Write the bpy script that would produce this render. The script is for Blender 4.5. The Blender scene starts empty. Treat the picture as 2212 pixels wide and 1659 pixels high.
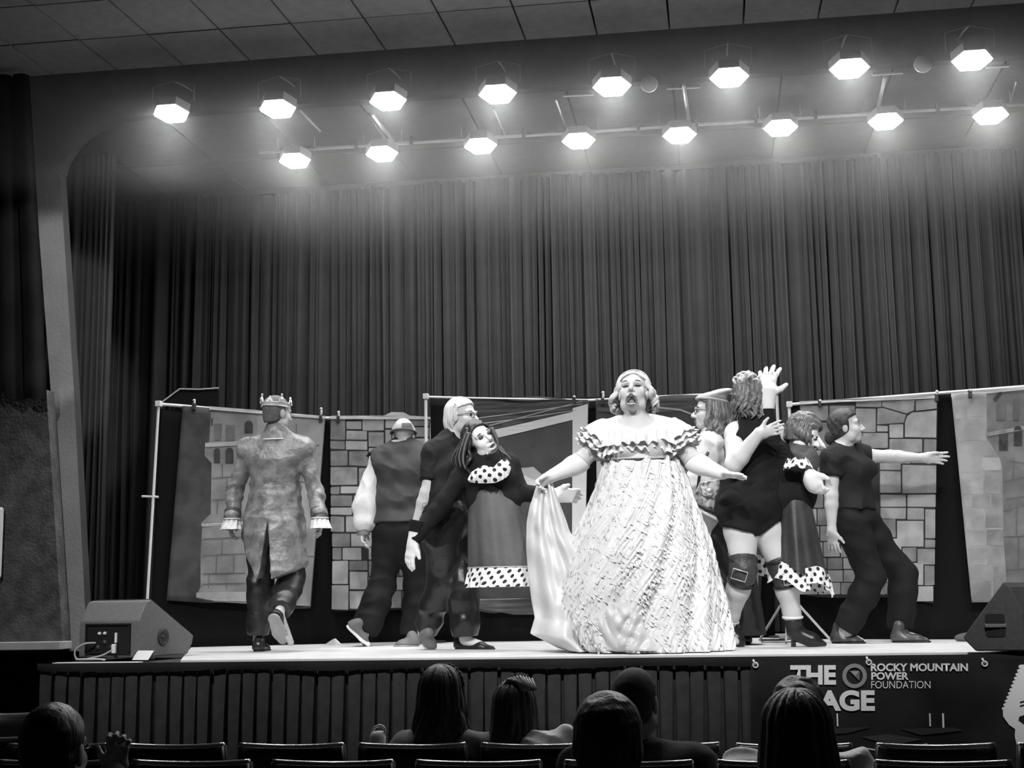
import bpy, bmesh, math, random
import numpy as np
from mathutils import Vector, Matrix

# ------------------------------------------------------------------ camera
F_PX, CX, CY = 3000.0, 1106.0, 829.5
CAM = np.array((0.0, 0.0, 1.57))
PSI, TH, ROLL = math.radians(8.2), math.radians(8.63), -0.0165
ROT = Matrix.Rotation(PSI, 4, 'Z') @ Matrix.Rotation(math.pi / 2 + TH, 4, 'X') @ Matrix.Rotation(ROLL, 4, 'Z')
RN = np.array(ROT.to_3x3())
COL = bpy.context.scene.collection
cd = bpy.data.cameras.new('camera')
cd.sensor_width = 36.0
cd.lens = F_PX / 2212 * 36
cd.clip_end = 200
co = bpy.data.objects.new('camera', cd)
co.matrix_world = Matrix.Translation(CAM) @ ROT
COL.objects.link(co)
SC = bpy.context.scene
SC.camera = co
SC.view_settings.view_transform = 'Standard'
SC.view_settings.look = 'None'
SC.view_settings.gamma = 1.0
SC.view_settings.use_curve_mapping = False
SC.view_settings.exposure = 0.0
SC.cycles.max_bounces = 5
SC.cycles.diffuse_bounces = 2
SC.cycles.glossy_bounces = 2
SC.cycles.sample_clamp_indirect = 4.0
w = bpy.data.worlds.new('world')
SC.world = w
w.use_nodes = True
w.node_tree.nodes['Background'].inputs[0].default_value = (1, 1, 1, 1)
w.node_tree.nodes['Background'].inputs[1].default_value = 0.012


def ray(px, py):
    return RN @ np.array(((px - CX) / F_PX, -(py - CY) / F_PX, -1.0))


def P(px, py, Y):
    d = ray(px, py)
    return CAM + d * (Y / d[1])


def PZ(px, py, z):
    d = ray(px, py)
    return CAM + d * ((z - CAM[2]) / d[2])


STAGE_Z = 1.22


def spot(name, loc, aim, watts, deg, blend=0.6, size=0.12):
    l = bpy.data.lights.new(name, 'SPOT')
    l.energy = watts
    l.spot_size = math.radians(deg)
    l.spot_blend = blend
    l.shadow_soft_size = size
    o = bpy.data.objects.new(name, l)
    o.location = loc
    o.rotation_euler = (Vector(aim) - Vector(loc)).to_track_quat('-Z', 'Y').to_euler()
    COL.objects.link(o)
    return o


# front-of-house profile spots on the auditorium ceiling, aimed at the stage
for x0, x1, wt in ((-4.6, -4.0, 420), (-2.9, -2.6, 460), (-1.4, -1.3, 540), (0.0, -0.25, 620), (1.3, 1.25, 560), (3.0, 2.6, 470)):
    spot('house_spot', (x0, 4.5, 5.1), (x1, 8.75, 1.85), wt, 42, 0.75, 0.07)
spot('house_spot', (-1.9, 4.5, 5.0), (-4.92, 9.6, 3.75), 620, 15, 0.35, 0.05)  # extra unseen spot added to light the arch's leaning leg

# unseen dim spots added as fill light over the front rows
for x0 in (-2.6, -0.6, 1.4):
    spot('audience_fill', (x0, 6.9, 5.2), (x0, 5.6, 0.9), 60, 75, 0.9, 0.15)

# ------------------------------------------------------------------ helpers


def nrm(v):
    v = np.asarray(v, float)
    return v / max(np.linalg.norm(v), 1e-9)


def lerp(a, b, t):
    return np.asarray(a) * (1 - t) + np.asarray(b) * t


def mat(name, v, rough=0.7, v2=None, scale=8.0, bump=0.0, bscale=60.0, emit=0.0, metal=0.0, sheen=0.0, stretch=None, spec=0.5, detail=4.0, coat=0.0):
    m = bpy.data.materials.new(name)
    m.use_nodes = True
    nt = m.node_tree
    b = nt.nodes['Principled BSDF']
    b.inputs['Base Color'].default_value = (v, v, v, 1)
    b.inputs['Roughness'].default_value = rough
    b.inputs['Metallic'].default_value = metal
    b.inputs['Specular IOR Level'].default_value = spec
    b.inputs['Sheen Weight'].default_value = sheen
    b.inputs['Coat Weight'].default_value = coat
    if emit:
        b.inputs['Emission Color'].default_value = (1, 1, 1, 1)
        b.inputs['Emission Strength'].default_value = emit
    tc = nt.nodes.new('ShaderNodeTexCoord')
    mp = nt.nodes.new('ShaderNodeMapping')
    nt.links.new(tc.outputs['Object'], mp.inputs['Vector'])
    if stretch:
        mp.inputs['Scale'].default_value = stretch
    if v2 is not None:
        n = nt.nodes.new('ShaderNodeTexNoise')
        n.inputs['Scale'].default_value = scale
        n.inputs['Detail'].default_value = detail
        nt.links.new(mp.outputs[0], n.inputs['Vector'])
        r = nt.nodes.new('ShaderNodeValToRGB')
        r.color_ramp.elements[0].position = 0.35
        r.color_ramp.elements[1].position = 0.65
        r.color_ramp.elements[0].color = (v, v, v, 1)
        r.color_ramp.elements[1].color = (v2, v2, v2, 1)
        nt.links.new(n.outputs[0], r.inputs[0])
        nt.links.new(r.outputs[0], b.inputs['Base Color'])
    if bump:
        n = nt.nodes.new('ShaderNodeTexNoise')
        n.inputs['Scale'].default_value = bscale
        n.inputs['Detail'].default_value = 3
        nt.links.new(mp.outputs[0], n.inputs['Vector'])
        bp = nt.nodes.new('ShaderNodeBump')
        bp.inputs['Strength'].default_value = bump
        bp.inputs['Distance'].default_value = 0.02
        nt.links.new(n.outputs[0], bp.inputs['Height'])
        nt.links.new(bp.outputs[0], b.inputs['Normal'])
    return m


def dots_mat(name, base, dot, s=26.0, rad=0.27):
    m = mat(name, base, 0.7)
    nt = m.node_tree
    b = nt.nodes['Principled BSDF']
    uv = nt.nodes.new('ShaderNodeUVMap')
    mp = nt.nodes.new('ShaderNodeMapping')
    mp.inputs['Rotation'].default_value = (0, 0, 0.72)
    nt.links.new(uv.outputs[0], mp.inputs[0])
    vo = nt.nodes.new('ShaderNodeTexVoronoi')
    vo.voronoi_dimensions = '2D'
    vo.inputs['Randomness'].default_value = 0.0
    vo.inputs['Scale'].default_value = s
    nt.links.new(mp.outputs[0], vo.inputs['Vector'])
    lt = nt.nodes.new('ShaderNodeMath')
    lt.operation = 'LESS_THAN'
    lt.inputs[1].default_value = rad
    nt.links.new(vo.outputs['Distance'], lt.inputs[0])
    mx = nt.nodes.new('ShaderNodeMix')
    mx.data_type = 'RGBA'
    mx.inputs[6].default_value = (base, base, base, 1)
    mx.inputs[7].default_value = (dot, dot, dot, 1)
    nt.links.new(lt.outputs[0], mx.inputs[0])
    nt.links.new(mx.outputs[2], b.inputs['Base Color'])
    return m


def np_mesh(name, V, Q, m, smooth=True, uv=None):
    """mesh from vertex array and face list/array (quads array is fast path)"""
    me = bpy.data.meshes.new(name)
    V = np.asarray(V, np.float32)
    if isinstance(Q, np.ndarray) and Q.ndim == 2:
        n, k = Q.shape
        me.vertices.add(len(V))
        me.vertices.foreach_set('co', V.ravel())
        me.loops.add(n * k)
        me.loops.foreach_set('vertex_index', Q.astype(np.int32).ravel())
        me.polygons.add(n)
        me.polygons.foreach_set('loop_start', np.arange(0, n * k, k, dtype=np.int32))
        me.update(calc_edges=True)
        me.validate()
    else:
        me.from_pydata([tuple(map(float, v)) for v in V], [], [tuple(int(i) for i in q) for q in Q])
    if uv is not None:
        ul = me.uv_layers.new(name='UVMap')
        li = np.empty(len(me.loops), np.int32)
        me.loops.foreach_get('vertex_index', li)
        ul.data.foreach_set('uv', np.asarray(uv, np.float32)[li].ravel())
    if smooth:
        me.polygons.foreach_set('use_smooth', np.ones(len(me.polygons), bool))
    if m is not None:
        me.materials.append(m)
    me.update()
    return me


def link(name, me, parent=None):
    o = bpy.data.objects.new(name, me)
    COL.objects.link(o)
    if parent is not None:
        o.parent = parent
        o.matrix_parent_inverse = parent.matrix_basis.inverted()
    return o


def tag(o, label=None, cat=None, group=None, kind=None):
    if label: o['label'] = label
    if cat: o['category'] = cat
    if group: o['group'] = group
    if kind: o['kind'] = kind
    return o


def thing(name, label, cat, loc=(0, 0, 0), group=None):
    o = bpy.data.objects.new(name, None)
    o.empty_display_size = 0.1
    o.location = [float(c) for c in loc]
    COL.objects.link(o)
    return tag(o, label, cat, group)


def smooth_path(pts, n=6):
    p = np.asarray(pts, float)
    q = np.concatenate([[2 * p[0] - p[1]], p, [2 * p[-1] - p[-2]]])
    out = []
    for i in range(1, len(q) - 2):
        for t in np.linspace(0, 1, n, endpoint=False):
            out.append(.5 * (2 * q[i] + (q[i + 1] - q[i - 1]) * t + (2 * q[i - 1] - 5 * q[i] + 4 * q[i + 1] - q[i + 2]) * t * t + (3 * q[i] - q[i - 1] - 3 * q[i + 1] + q[i + 2]) * t ** 3))
    return np.array(out + [p[-1]])


class MB:
    """collects boxes, tubes, grids into one mesh"""

    def __init__(s):
        s.V, s.Q, s.n, s.uv = [], [], 0, []

    def add(s, V, Q, uv=None):
        V = np.asarray(V, float)
        s.V.append(V)
        s.Q += [[i + s.n for i in q] for q in Q]
        s.n += len(V)
        s.uv.append(np.zeros((len(V), 2)) if uv is None else np.asarray(uv))
        return s

    def box(s, lo, hi, M=None, taper=None):
        x0, y0, z0 = lo
        x1, y1, z1 = hi
        V = np.array([(x0, y0, z0), (x1, y0, z0), (x1, y1, z0), (x0, y1, z0), (x0, y0, z1), (x1, y0, z1), (x1, y1, z1), (x0, y1, z1)], float)
        if M is not None:
            V = V @ np.array(M)[:3, :3].T + np.array(M)[:3, 3]
        return s.add(V, [(3, 2, 1, 0), (4, 5, 6, 7), (0, 1, 5, 4), (1, 2, 6, 5), (2, 3, 7, 6), (3, 0, 4, 7)])

    def tube(s, pts, r, k=8, closed=False, flat=1.0):
        pts = np.asarray(pts, float)
        n = len(pts)
        rr = np.full(n, r, float) if np.isscalar(r) else np.asarray(r, float)
        T = np.gradient(pts, axis=0)
        if closed:
            T = np.roll(pts, -1, 0) - np.roll(pts, 1, 0)
        T /= np.maximum(np.linalg.norm(T, axis=1, keepdims=True), 1e-9)
        up = np.array((0, 0, 1.0)) if abs(T[0][2]) < 0.9 else np.array((0, 1.0, 0))
        V = []
        u = up - T[0] * up.dot(T[0])
        for i in range(n):
            u = u - T[i] * u.dot(T[i])
            u = nrm(u)
            v = np.cross(T[i], u)
            a = np.linspace(0, 2 * np.pi, k, endpoint=False)
            V.append(pts[i] + rr[i] * (np.cos(a)[:, None] * u * flat + np.sin(a)[:, None] * v))
        V = np.concatenate(V)
        Q = []
        for i in range(n if closed else n - 1):
            j = (i + 1) % n
            for a in range(k):
                b = (a + 1) % k
                Q.append((i * k + a, i * k + b, j * k + b, j * k + a))
        if not closed:
            Q.append(tuple(range(k))[::-1])
            Q.append(tuple((n - 1) * k + a for a in range(k)))
        return s.add(V, Q)

    def grid(s, G, uv=None, closed_u=False):
        """G (nv,nu,3)"""
        nv, nu = G.shape[:2]
        Q = []
        for j in range(nv - 1):
            for i in range(nu if closed_u else nu - 1):
                k = (i + 1) % nu
                Q.append((j * nu + i, j * nu + k, (j + 1) * nu + k, (j + 1) * nu + i))
        return s.add(G.reshape(-1, 3), Q, None if uv is None else uv.reshape(-1, 2))

    def prism(s, poly, vec):
        """planar polygon (n,3) extruded by vec"""
        p = np.asarray(poly, float)
        n = len(p)
        V = np.concatenate([p, p + np.asarray(vec)])
        Q = [tuple(range(n))[::-1], tuple(range(n, 2 * n))] + [(i, (i + 1) % n, n + (i + 1) % n, n + i) for i in range(n)]
        return s.add(V, Q)

    def lathe(s, prof, c, axis=(0, 0, 1), k=24):
        """prof list of (r,h) along axis"""
        ax = nrm(axis)
        u = nrm(np.cross(ax, (0, 1, 0) if abs(ax[1]) < 0.9 else (1, 0, 0)))
        v = np.cross(ax, u)
        a = np.linspace(0, 2 * np.pi, k, endpoint=False)
        G = np.array([[np.asarray(c) + ax * h + (r if r > .0011 else 2e-5) * (np.cos(t) * u + np.sin(t) * v) for t in a] for r, h in prof])
        return s.grid(G, closed_u=True)

    def build(s, name, m, parent=None, smooth=False, bevel=0.0, uv=False):
        V = np.concatenate(s.V)
        me = np_mesh(name, V, s.Q, m, smooth, np.concatenate(s.uv) if uv else None)
        bm = bmesh.new()
        bm.from_mesh(me)
        bmesh.ops.recalc_face_normals(bm, faces=bm.faces)
        bm.to_mesh(me)
        bm.free()
        o = link(name, me, parent)
        if bevel:
            md = o.modifiers.new('bevel', 'BEVEL')
            md.width = bevel
            md.segments = 2
            md.limit_method = 'ANGLE'
        return o


# ------------------------------------------------------------------ signed-distance bodies
def axis_pts(lo, hi, h, fine=()):
    xs = [lo]
    while xs[-1] < hi:
        x = xs[-1]
        st = h
        for a, b, hf in fine:
            if a - h <= x <= b:
                st = min(st, hf)
        xs.append(x + st)
    return np.array(xs)


class Field:
    def __init__(s, lo, hi, h=0.009, fine=()):
        """fine: list of (lo3, hi3, hf)"""
        s.ax = [axis_pts(lo[i], hi[i], h, [(f[0][i], f[1][i], f[2]) for f in fine]) for i in range(3)]
        s.F = np.full([len(a) for a in s.ax], 0.5, np.float32)

    def reg(s, lo, hi):
        sl, cs = [], []
        for i in range(3):
            a = max(np.searchsorted(s.ax[i], lo[i]) - 1, 0)
            b = min(np.searchsorted(s.ax[i], hi[i]) + 1, len(s.ax[i]))
            if b <= a:
                return None, None
            sl.append(slice(a, b))
            sh = [1, 1, 1]
            sh[i] = -1
            cs.append(s.ax[i][a:b].astype(np.float32).reshape(sh))
        return tuple(sl), cs

    def merge(s, sl, D, k, op='add'):
        A = s.F[sl]
        if op == 'add':
            h = np.maximum(k - np.abs(A - D), 0) / max(k, 1e-6)
            s.F[sl] = np.minimum(A, D) - h * h * k * 0.25
        else:
            D = -D
            h = np.maximum(k - np.abs(A - D), 0) / max(k, 1e-6)
            s.F[sl] = np.maximum(A, D) + h * h * k * 0.25

    def cone(s, a, b, ra, rb, k=0.03, side=None, wf=1.0, op='add'):
        a, b = np.asarray(a, float), np.asarray(b, float)
        R = max(ra, rb) * max(wf, 1) + k + 0.02
        sl, c = s.reg(np.minimum(a, b) - R, np.maximum(a, b) + R)
        if sl is None: return s
        d = b - a
        L2 = max(d.dot(d), 1e-9)
        x, y, z = c[0] - a[0], c[1] - a[1], c[2] - a[2]
        t = np.clip((x * d[0] + y * d[1] + z * d[2]) / L2, 0, 1)
        qx, qy, qz = x - t * d[0], y - t * d[1], z - t * d[2]
        q2 = qx * qx + qy * qy + qz * qz
        if side is not None:
            sv = nrm(side)
            qs = qx * sv[0] + qy * sv[1] + qz * sv[2]
            q2 = q2 + qs * qs * (1.0 / wf ** 2 - 1)
        D = np.sqrt(q2) - (ra + (rb - ra) * t)
        s.merge(sl, D.astype(np.float32), k, op)
        return s

    def ell(s, c0, r, M=None, k=0.02, op='add'):
        c0 = np.asarray(c0, float)
        r = np.asarray(r, float) * np.ones(3)
        R = r.max() + k + 0.02
        sl, c = s.reg(c0 - R, c0 + R)
        if sl is None: return s
        x, y, z = c[0] - c0[0], c[1] - c0[1], c[2] - c0[2]
        if M is not None:
            x, y, z = (M[0, i] * x + M[1, i] * y + M[2, i] * z for i in range(3))
        q1 = np.sqrt((x / r[0]) ** 2 + (y / r[1]) ** 2 + (z / r[2]) ** 2)
        q2 = np.sqrt((x / r[0] ** 2) ** 2 + (y / r[1] ** 2) ** 2 + (z / r[2] ** 2) ** 2)
        D = q1 * (q1 - 1) / np.maximum(q2, 1e-6)
        s.merge(sl, D.astype(np.float32), k, op)
        return s

    def cut(s, p, n, lo=None, hi=None, k=0.004):
        """remove the half space beyond p along n (inside lo..hi)"""
        lo = [a[0] for a in s.ax] if lo is None else lo
        hi = [a[-1] for a in s.ax] if hi is None else hi
        sl, c = s.reg(lo, hi)
        if sl is None: return s
        n = nrm(n)
        D = (c[0] - p[0]) * n[0] + (c[1] - p[1]) * n[1] + (c[2] - p[2]) * n[2]
        A = s.F[sl]
        s.F[sl] = np.maximum(A, D.astype(np.float32))
        return s

    def cutfn(s, fn):
        X, Y, Z = np.meshgrid(*s.ax, indexing='ij', sparse=True)
        s.F = np.maximum(s.F, np.asarray(fn(X, Y, Z), np.float32) + 0 * s.F)
        return s

    def wrinkle(s, amp=0.006, freq=18.0, seed=0, dirn=None, zlo=-9, zhi=9):
        msk = np.abs(s.F) < 0.03
        I = np.nonzero(msk)
        p = np.stack([s.ax[i][I[i]] for i in range(3)], 1)
        rg = np.random.default_rng(seed)
        v = np.zeros(len(p))
        for o in range(5):
            k = rg.normal(size=3)
            k[2] *= 1.3
            k = nrm(k) * freq * (0.7 + 0.45 * o)
            k2 = nrm(rg.normal(size=3)) * freq * 0.5
            v += np.sin(p @ k + 1.6 * np.sin(p @ k2 + rg.uniform(0, 6)) + rg.uniform(0, 6)) / (1 + 0.35 * o)
        v = np.abs(v * 0.4) * 2 - 0.7
        m = (p[:, 2] > zlo) & (p[:, 2] < zhi)
        s.F[I] += (amp * v * m).astype(np.float32)
        return s

    def mesh(s):
        F, ax = s.F, s.ax
        ins = F < 0
        sh = tuple(n - 1 for n in F.shape)
        c = np.zeros(sh, np.uint8)
        offs = [(a, b, d) for a in (0, 1) for b in (0, 1) for d in (0, 1)]
        for o in offs:
            c += ins[o[0]:o[0] + sh[0], o[1]:o[1] + sh[1], o[2]:o[2] + sh[2]]
        act = (c > 0) & (c < 8)
        I = np.argwhere(act)
        idx = np.full(sh, -1, np.int32)
        idx[act] = np.arange(len(I))
        pos = np.zeros((len(I), 3))
        cnt = np.zeros(len(I))
        for o in offs:
            for d in range(3):
                if o[d]: continue
                p = list(o)
                p[d] = 1
                f1 = F[I[:, 0] + o[0], I[:, 1] + o[1], I[:, 2] + o[2]]
                f2 = F[I[:, 0] + p[0], I[:, 1] + p[1], I[:, 2] + p[2]]
                m = (f1 < 0) != (f2 < 0)
                t = np.where(m, f1 / np.where(m, f1 - f2, 1), 0)
                q = np.tile(np.array(o, float), (len(I), 1))
                q[:, d] += t
                pos += q * m[:, None]
                cnt += m
        pos /= cnt[:, None]
        V = np.empty_like(pos)
        for d in range(3):
            a0 = ax[d][I[:, d]]
            a1 = ax[d][I[:, d] + 1]
            V[:, d] = a0 + pos[:, d] * (a1 - a0)
        Q = []
        for d in range(3):
            e1 = (d + 1) % 3
            e2 = (d + 2) % 3
            s1 = [slice(1, -1)] * 3
            s2 = [slice(1, -1)] * 3
            s1[d] = slice(0, -1)
            s2[d] = slice(1, None)
            a, b = ins[tuple(s1)], ins[tuple(s2)]
            E = np.argwhere(a != b)
            off = np.array([1, 1, 1])
            off[d] = 0
            fl = a[tuple(E.T)]
            E = E + off
            cs = []
            for u, v in ((-1, -1), (0, -1), (0, 0), (-1, 0)):
                g = E.copy()
                g[:, e1] += u
                g[:, e2] += v
                cs.append(idx[tuple(g.T)])
            q = np.stack(cs, 1)
            q[~fl] = q[~fl][:, ::-1]
            Q.append(q)
        return V, np.concatenate(Q)

    def build(s, name, m, parent=None):
        V, Q = s.mesh()
        return link(name, np_mesh(name, V, Q, m), parent)
# ------------------------------------------------------------------ setting
M_dark = mat('dark_wall_paint', 0.03, 0.9, 0.045, 3, 0.1)
M_arch = mat('arch_plaster', 0.25, 0.85, 0.29, 6, 0.15, 40)
M_tile = mat('ceiling_tile', 0.22, 0.9, 0.26, 12, 0.1, 120)
M_stile = mat('stage_ceiling_panel', 0.055, 0.9, 0.07, 12)
M_gap = mat('ceiling_gap', 0.02, 0.95)
M_floorh = mat('hall_carpet', 0.02, 0.95, 0.03, 20)
M_stage = mat('stage_boards', 0.78, 0.45, 0.62, 2.0, 0.05, 30, stretch=(0.6, 9, 1))
M_stage_dark = mat('stage_base', 0.025, 0.6, 0.04, 5)
M_curtain = mat('black_velour', 0.015, 0.75, 0.022, 5, sheen=0.2, bump=0.1, bscale=90)
M_skirt = mat('skirt_cloth', 0.032, 0.9, 0.048, 14, bump=0.2, bscale=200)
M_skirt_band = mat('skirt_band', 0.010, 0.9)
M_metal = mat('bright_metal', 0.75, 0.35, metal=0.6)
M_metal_d = mat('dark_metal', 0.05, 0.5, metal=0.4)
M_white = mat('white_enamel', 0.82, 0.5)
M_black = mat('black_plastic', 0.012, 0.5)
M_black_cloth = mat('black_cloth', 0.006, 0.95, spec=.15, bump=0.2, bscale=60)
rnd = random.Random(4)


def struct(o):
    return tag(o, kind='structure')


def hall_z(Y):
    return max(0.0, 0.048 * (8.0 - Y))


# floor: raked auditorium floor and level under the stage
m = MB()
m.add([(-7.2, -3, hall_z(-3)), (4.2, -3, hall_z(-3)), (4.2, 8, 0), (-7.2, 8, 0), (4.2, 13, 0), (-7.2, 13, 0)], [(0, 1, 2, 3), (3, 2, 4, 5)])
m.add([(-7.2, -3, -0.2), (4.2, -3, -0.2), (4.2, 13, -0.2), (-7.2, 13, -0.2)], [(3, 2, 1, 0)])
struct(m.build('floor', M_floorh))
for nm, lo, hi in (('wall_left', (-7.4, -3, -0.2), (-7.2, 13, 6)), ('wall_right', (4.2, -3, -0.2), (4.4, 13, 6)),
                   ('wall_back', (-7.4, 12.8, -0.2), (4.4, 13, 6)), ('wall_rear', (-7.4, -3.2, -0.2), (4.4, -3, 6))):
    struct(MB().box(lo, hi).build(nm, M_dark))

# proscenium arch with a leaning leg and a rounded corner
outer = [(150, 1424), (110, 850), (75, 380), (62, 290), (30, 200), (-30, 150)]
inner = [(188, 1424), (160, 850), (130, 378), (140, 346), (156, 320), (180, 294), (213, 272), (255, 257), (320, 248)]
AY = 9.6
po = [P(x, y, AY)[[0, 2]] for x, y in outer]
pi_ = [P(x, y, AY)[[0, 2]] for x, y in inner]
po[0][1] = pi_[0][1] = STAGE_Z
poly = [(-7.2, po[-1][1])] + [tuple(p) for p in po[::-1]] + [tuple(p) for p in pi_] + [(4.2, pi_[-1][1])]
poly += [(4.2, 5.62), (-7.2, 5.62)]
m = MB().prism([(x, AY, z) for x, z in poly], (0, 0.10, 0))
wf = struct(m.build('wall_front', M_arch))
wf.data.materials.append(M_dark)
for p_ in wf.data.polygons:
    if abs(p_.normal.y) < .5: p_.material_index = 1  # reveal faces coloured dark in place of shade, against the lamps' glare
# auditorium ceiling: slab, grid gap, tiles
def ceil_z(Y):
    return 5.55 - 0.044 * (9.5 - Y)


m = MB()
m.add([(-7.2, -3, ceil_z(-3) + .06), (4.2, -3, ceil_z(-3) + .06), (4.2, 9.6, ceil_z(9.6) + .06), (-7.2, 9.6, ceil_z(9.6) + .06)] +
      [(-7.2, -3, 5.9), (4.2, -3, 5.9), (4.2, 9.6, 5.9), (-7.2, 9.6, 5.9)], [(0, 3, 2, 1), (4, 5, 6, 7), (0, 1, 5, 4), (2, 3, 7, 6)])
ceiling = struct(m.build('ceiling', M_gap))
tile_me = None
tx = 0.52
for r, (y0, y1) in enumerate(((8.86, 9.52), (8.2, 8.86), (7.54, 8.2))):
    for i in range(-13, 9):
        x0 = 0.85 + i * tx - 0.02 * 0
        g = 0.007
        m = MB()
        zz = lambda y: ceil_z(y)
        a, b = y0 + g, y1 - g
        xa, xb = x0 + g, x0 + tx - g
        if xa < -7.2: continue
        if tile_me is None:
            mm = MB().add([(0, 0, 0), (tx - 2 * g, 0, 0), (tx - 2 * g, b - a, 0.044 * (b - a)), (0, b - a, 0.044 * (b - a)),
                           (0, 0, .04), (tx - 2 * g, 0, .04), (tx - 2 * g, b - a, .04 + 0.044 * (b - a)), (0, b - a, .04 + 0.044 * (b - a))],
                          [(0, 3, 2, 1), (0, 1, 5, 4), (1, 2, 6, 5), (2, 3, 7, 6), (3, 0, 4, 7)])
            o = mm.build('ceiling_tile', M_tile, ceiling)
            tile_me = o.data
        else:
            o = link('ceiling_tile', tile_me, ceiling)
        o.location = (xa, a, ceil_z(a) + rnd.uniform(-.002, .002))
# stage ceiling inside the arch, with panels
m = MB().box((-7.2, 9.92, 5.36), (4.2, 12.8, 5.5))
sceil = struct(m.build('ceiling_stage', M_gap))
pan_me = None
for i in range(-9, 6):
    for j in range(2):
        x0 = -0.19 + i * 0.8
        if x0 < -7.2 or x0 > 3.4: continue
        if pan_me is None:
            o = MB().box((0.008, 0.008, 0), (0.792, 1.2, 0.05)).build('ceiling_panel', M_stile, sceil)
            pan_me = o.data
        else:
            o = link('ceiling_panel', pan_me, sceil)
        o.location = (x0, 9.95 + j * 1.21, 5.33)

# stage platform: dark body, white playing surface
L0, L1 = PZ(72, 1434, STAGE_Z)[0], 4.2
SY = 7.95
m = MB().box((L0, SY, 0), (L1, 12.8, STAGE_Z - 0.012))
stage = struct(m.build('floor_stage', M_stage_dark))
# light dance floor: slanted left edge as in the photo
a = PZ(392, 1424, STAGE_Z)
b = PZ(420, 1390, STAGE_Z)
pl = [(a[0], SY + 0.03), (4.2, SY + 0.03), (4.2, 12.2), (b[0] + 0.1, 12.2), (b[0], b[1])]
n_b = 11
x0b, x1b = -5.2, 4.2
bw = 0.42
yy = SY + 0.03
while yy < 11.6:
    y2 = yy + bw
    def xl(y):
        t = np.clip((y - a[1]) / (b[1] - a[1]), -0.2, 1)
        return a[0] + (b[0] - a[0]) * t
    mm = MB().prism([(xl(yy), yy, STAGE_Z - .012), (4.19, yy, STAGE_Z - .012), (4.19, y2 - .006, STAGE_Z - .012), (xl(y2), y2 - .006, STAGE_Z - .012)], (0, 0, 0.012))
    mm.build('floor_board', M_stage, stage)
    yy = y2
mm = MB().box((L0, SY - 0.01, STAGE_Z - 0.03), (-3.4, SY + 0.06, STAGE_Z - 0.006))
mm.build('edge_strip', M_white, stage)

# pleated front skirt
def skirt_mesh(xa, xb, Y, ztop, zbot, pitch, depth):
    xs, ys, ms = [], [], []
    n = int((xb - xa) / pitch)
    prof = [(0.0, 0.0), (0.10, 0.15), (0.5, 0.25), (0.84, 0.05), (0.87, -1.0), (0.97, -1.1), (0.999, -0.9)]
    cols = []
    for i in range(n):
        jit = rnd.uniform(-.006, .006)
        wv = rnd.uniform(0.7, 1.3)
        for t, d in prof:
            cols.append((xa + (i + t) * pitch + jit, d, wv, rnd.uniform(-1, 1) * .004))
    zs = np.linspace(ztop, zbot, 14)
    G = np.zeros((len(zs), len(cols), 3))
    for j, z in enumerate(zs):
        f = j / (len(zs) - 1)
        for i, (x, d, wv, jz) in enumerate(cols):
            spread = (0.35 + 1.0 * f)
            dd = -d if d > 0 else -d * spread * wv
            xx = x + (0.006 * math.sin(z * 7 + x * 3) * f)
            if d < -.5 and i % 7 == 4: xx -= 0.03 * f * wv
            if i % 7 == 3: xx -= 0.03 * f * wv
            G[j, i] = (xx, Y + depth * dd * (1 if d < 0 else 0.35) + jz * f, z)
    return G


skirt = thing('stage_skirt', 'dark pleated cloth skirt hanging along the front of the stage platform', 'skirt', (L0, SY, 0.1))
m = MB().grid(skirt_mesh(L0 - .03, 3.9, SY - 0.09, STAGE_Z - 0.035, 0.0, 0.0885, 0.075))
m.build('pleated_cloth', M_skirt, skirt, smooth=False)
m = MB()
xs = np.linspace(L0 - .04, 3.95, 160)
G = np.array([[(x, SY - 0.118 + 0.006 * math.sin(x * 9) * (j / 3) - (0.004 if j in (1, 2) else 0), STAGE_Z - 0.005 - (0.045 + 0.006 * math.sin(x * 5.1) + .008 * abs(math.sin(x * 35.5))) * j / 3) for x in xs] for j in range(4)])
m.grid(G)
m.build('top_band', M_skirt_band, skirt, smooth=True)

# back curtain with irregular folds
def curtain_grid(xa, xb, Y, z0, z1, seed, amp=0.05, dens=14.0, nz=26, flare=0.0, lean=None):
    rg = random.Random(seed)
    cols = []
    x = xa
    while x < xb:
        wdt = rg.choice((rg.uniform(0.02, 0.045), rg.uniform(0.03, 0.07), rg.uniform(.05, .12)))
        am = amp * rg.uniform(0.2, 1.5) * min(1, wdt / 0.055)
        ph = rg.uniform(0, 6)
        start = rg.uniform(0.0, 1.0)
        pw = rg.uniform(.6, 1.7)
        base = rg.uniform(-.35, .25) * amp
        for t in np.linspace(0, 1, 9)[:-1]:
            s = math.sin(math.pi * t ** pw) ** 0.7
            cols.append((x + wdt * t, base - am * s, ph, start, wdt))
        x += wdt
        if rg.random() < .45:
            gp = rg.uniform(.012, .035)
            dp = amp * rg.uniform(.5, 1.3)
            cols += [(x, base + dp * .2, ph, start, gp), (x + gp * .35, dp, ph, start, gp), (x + gp * .7, dp, ph, start, gp)]
            x += gp
    zs = np.linspace(z0, z1, nz)
    X = np.array([c[0] for c in cols])
    D = np.array([c[1] for c in cols])
    PH = np.array([c[2] for c in cols])
    G = np.zeros((nz, len(cols), 3))
    for j, z in enumerate(zs):
        f = j / (nz - 1)
        xx = X + 0.012 * np.sin(z * 1.1 + PH) * f
        if lean: xx = xx + lean(z)
        G[j, :, 0] = xx
        G[j, :, 1] = Y + D * (0.55 + 0.55 * f) + 0.03 * np.sin(X * 1.7 + z * .3)
        G[j, :, 2] = z
    return G


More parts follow.
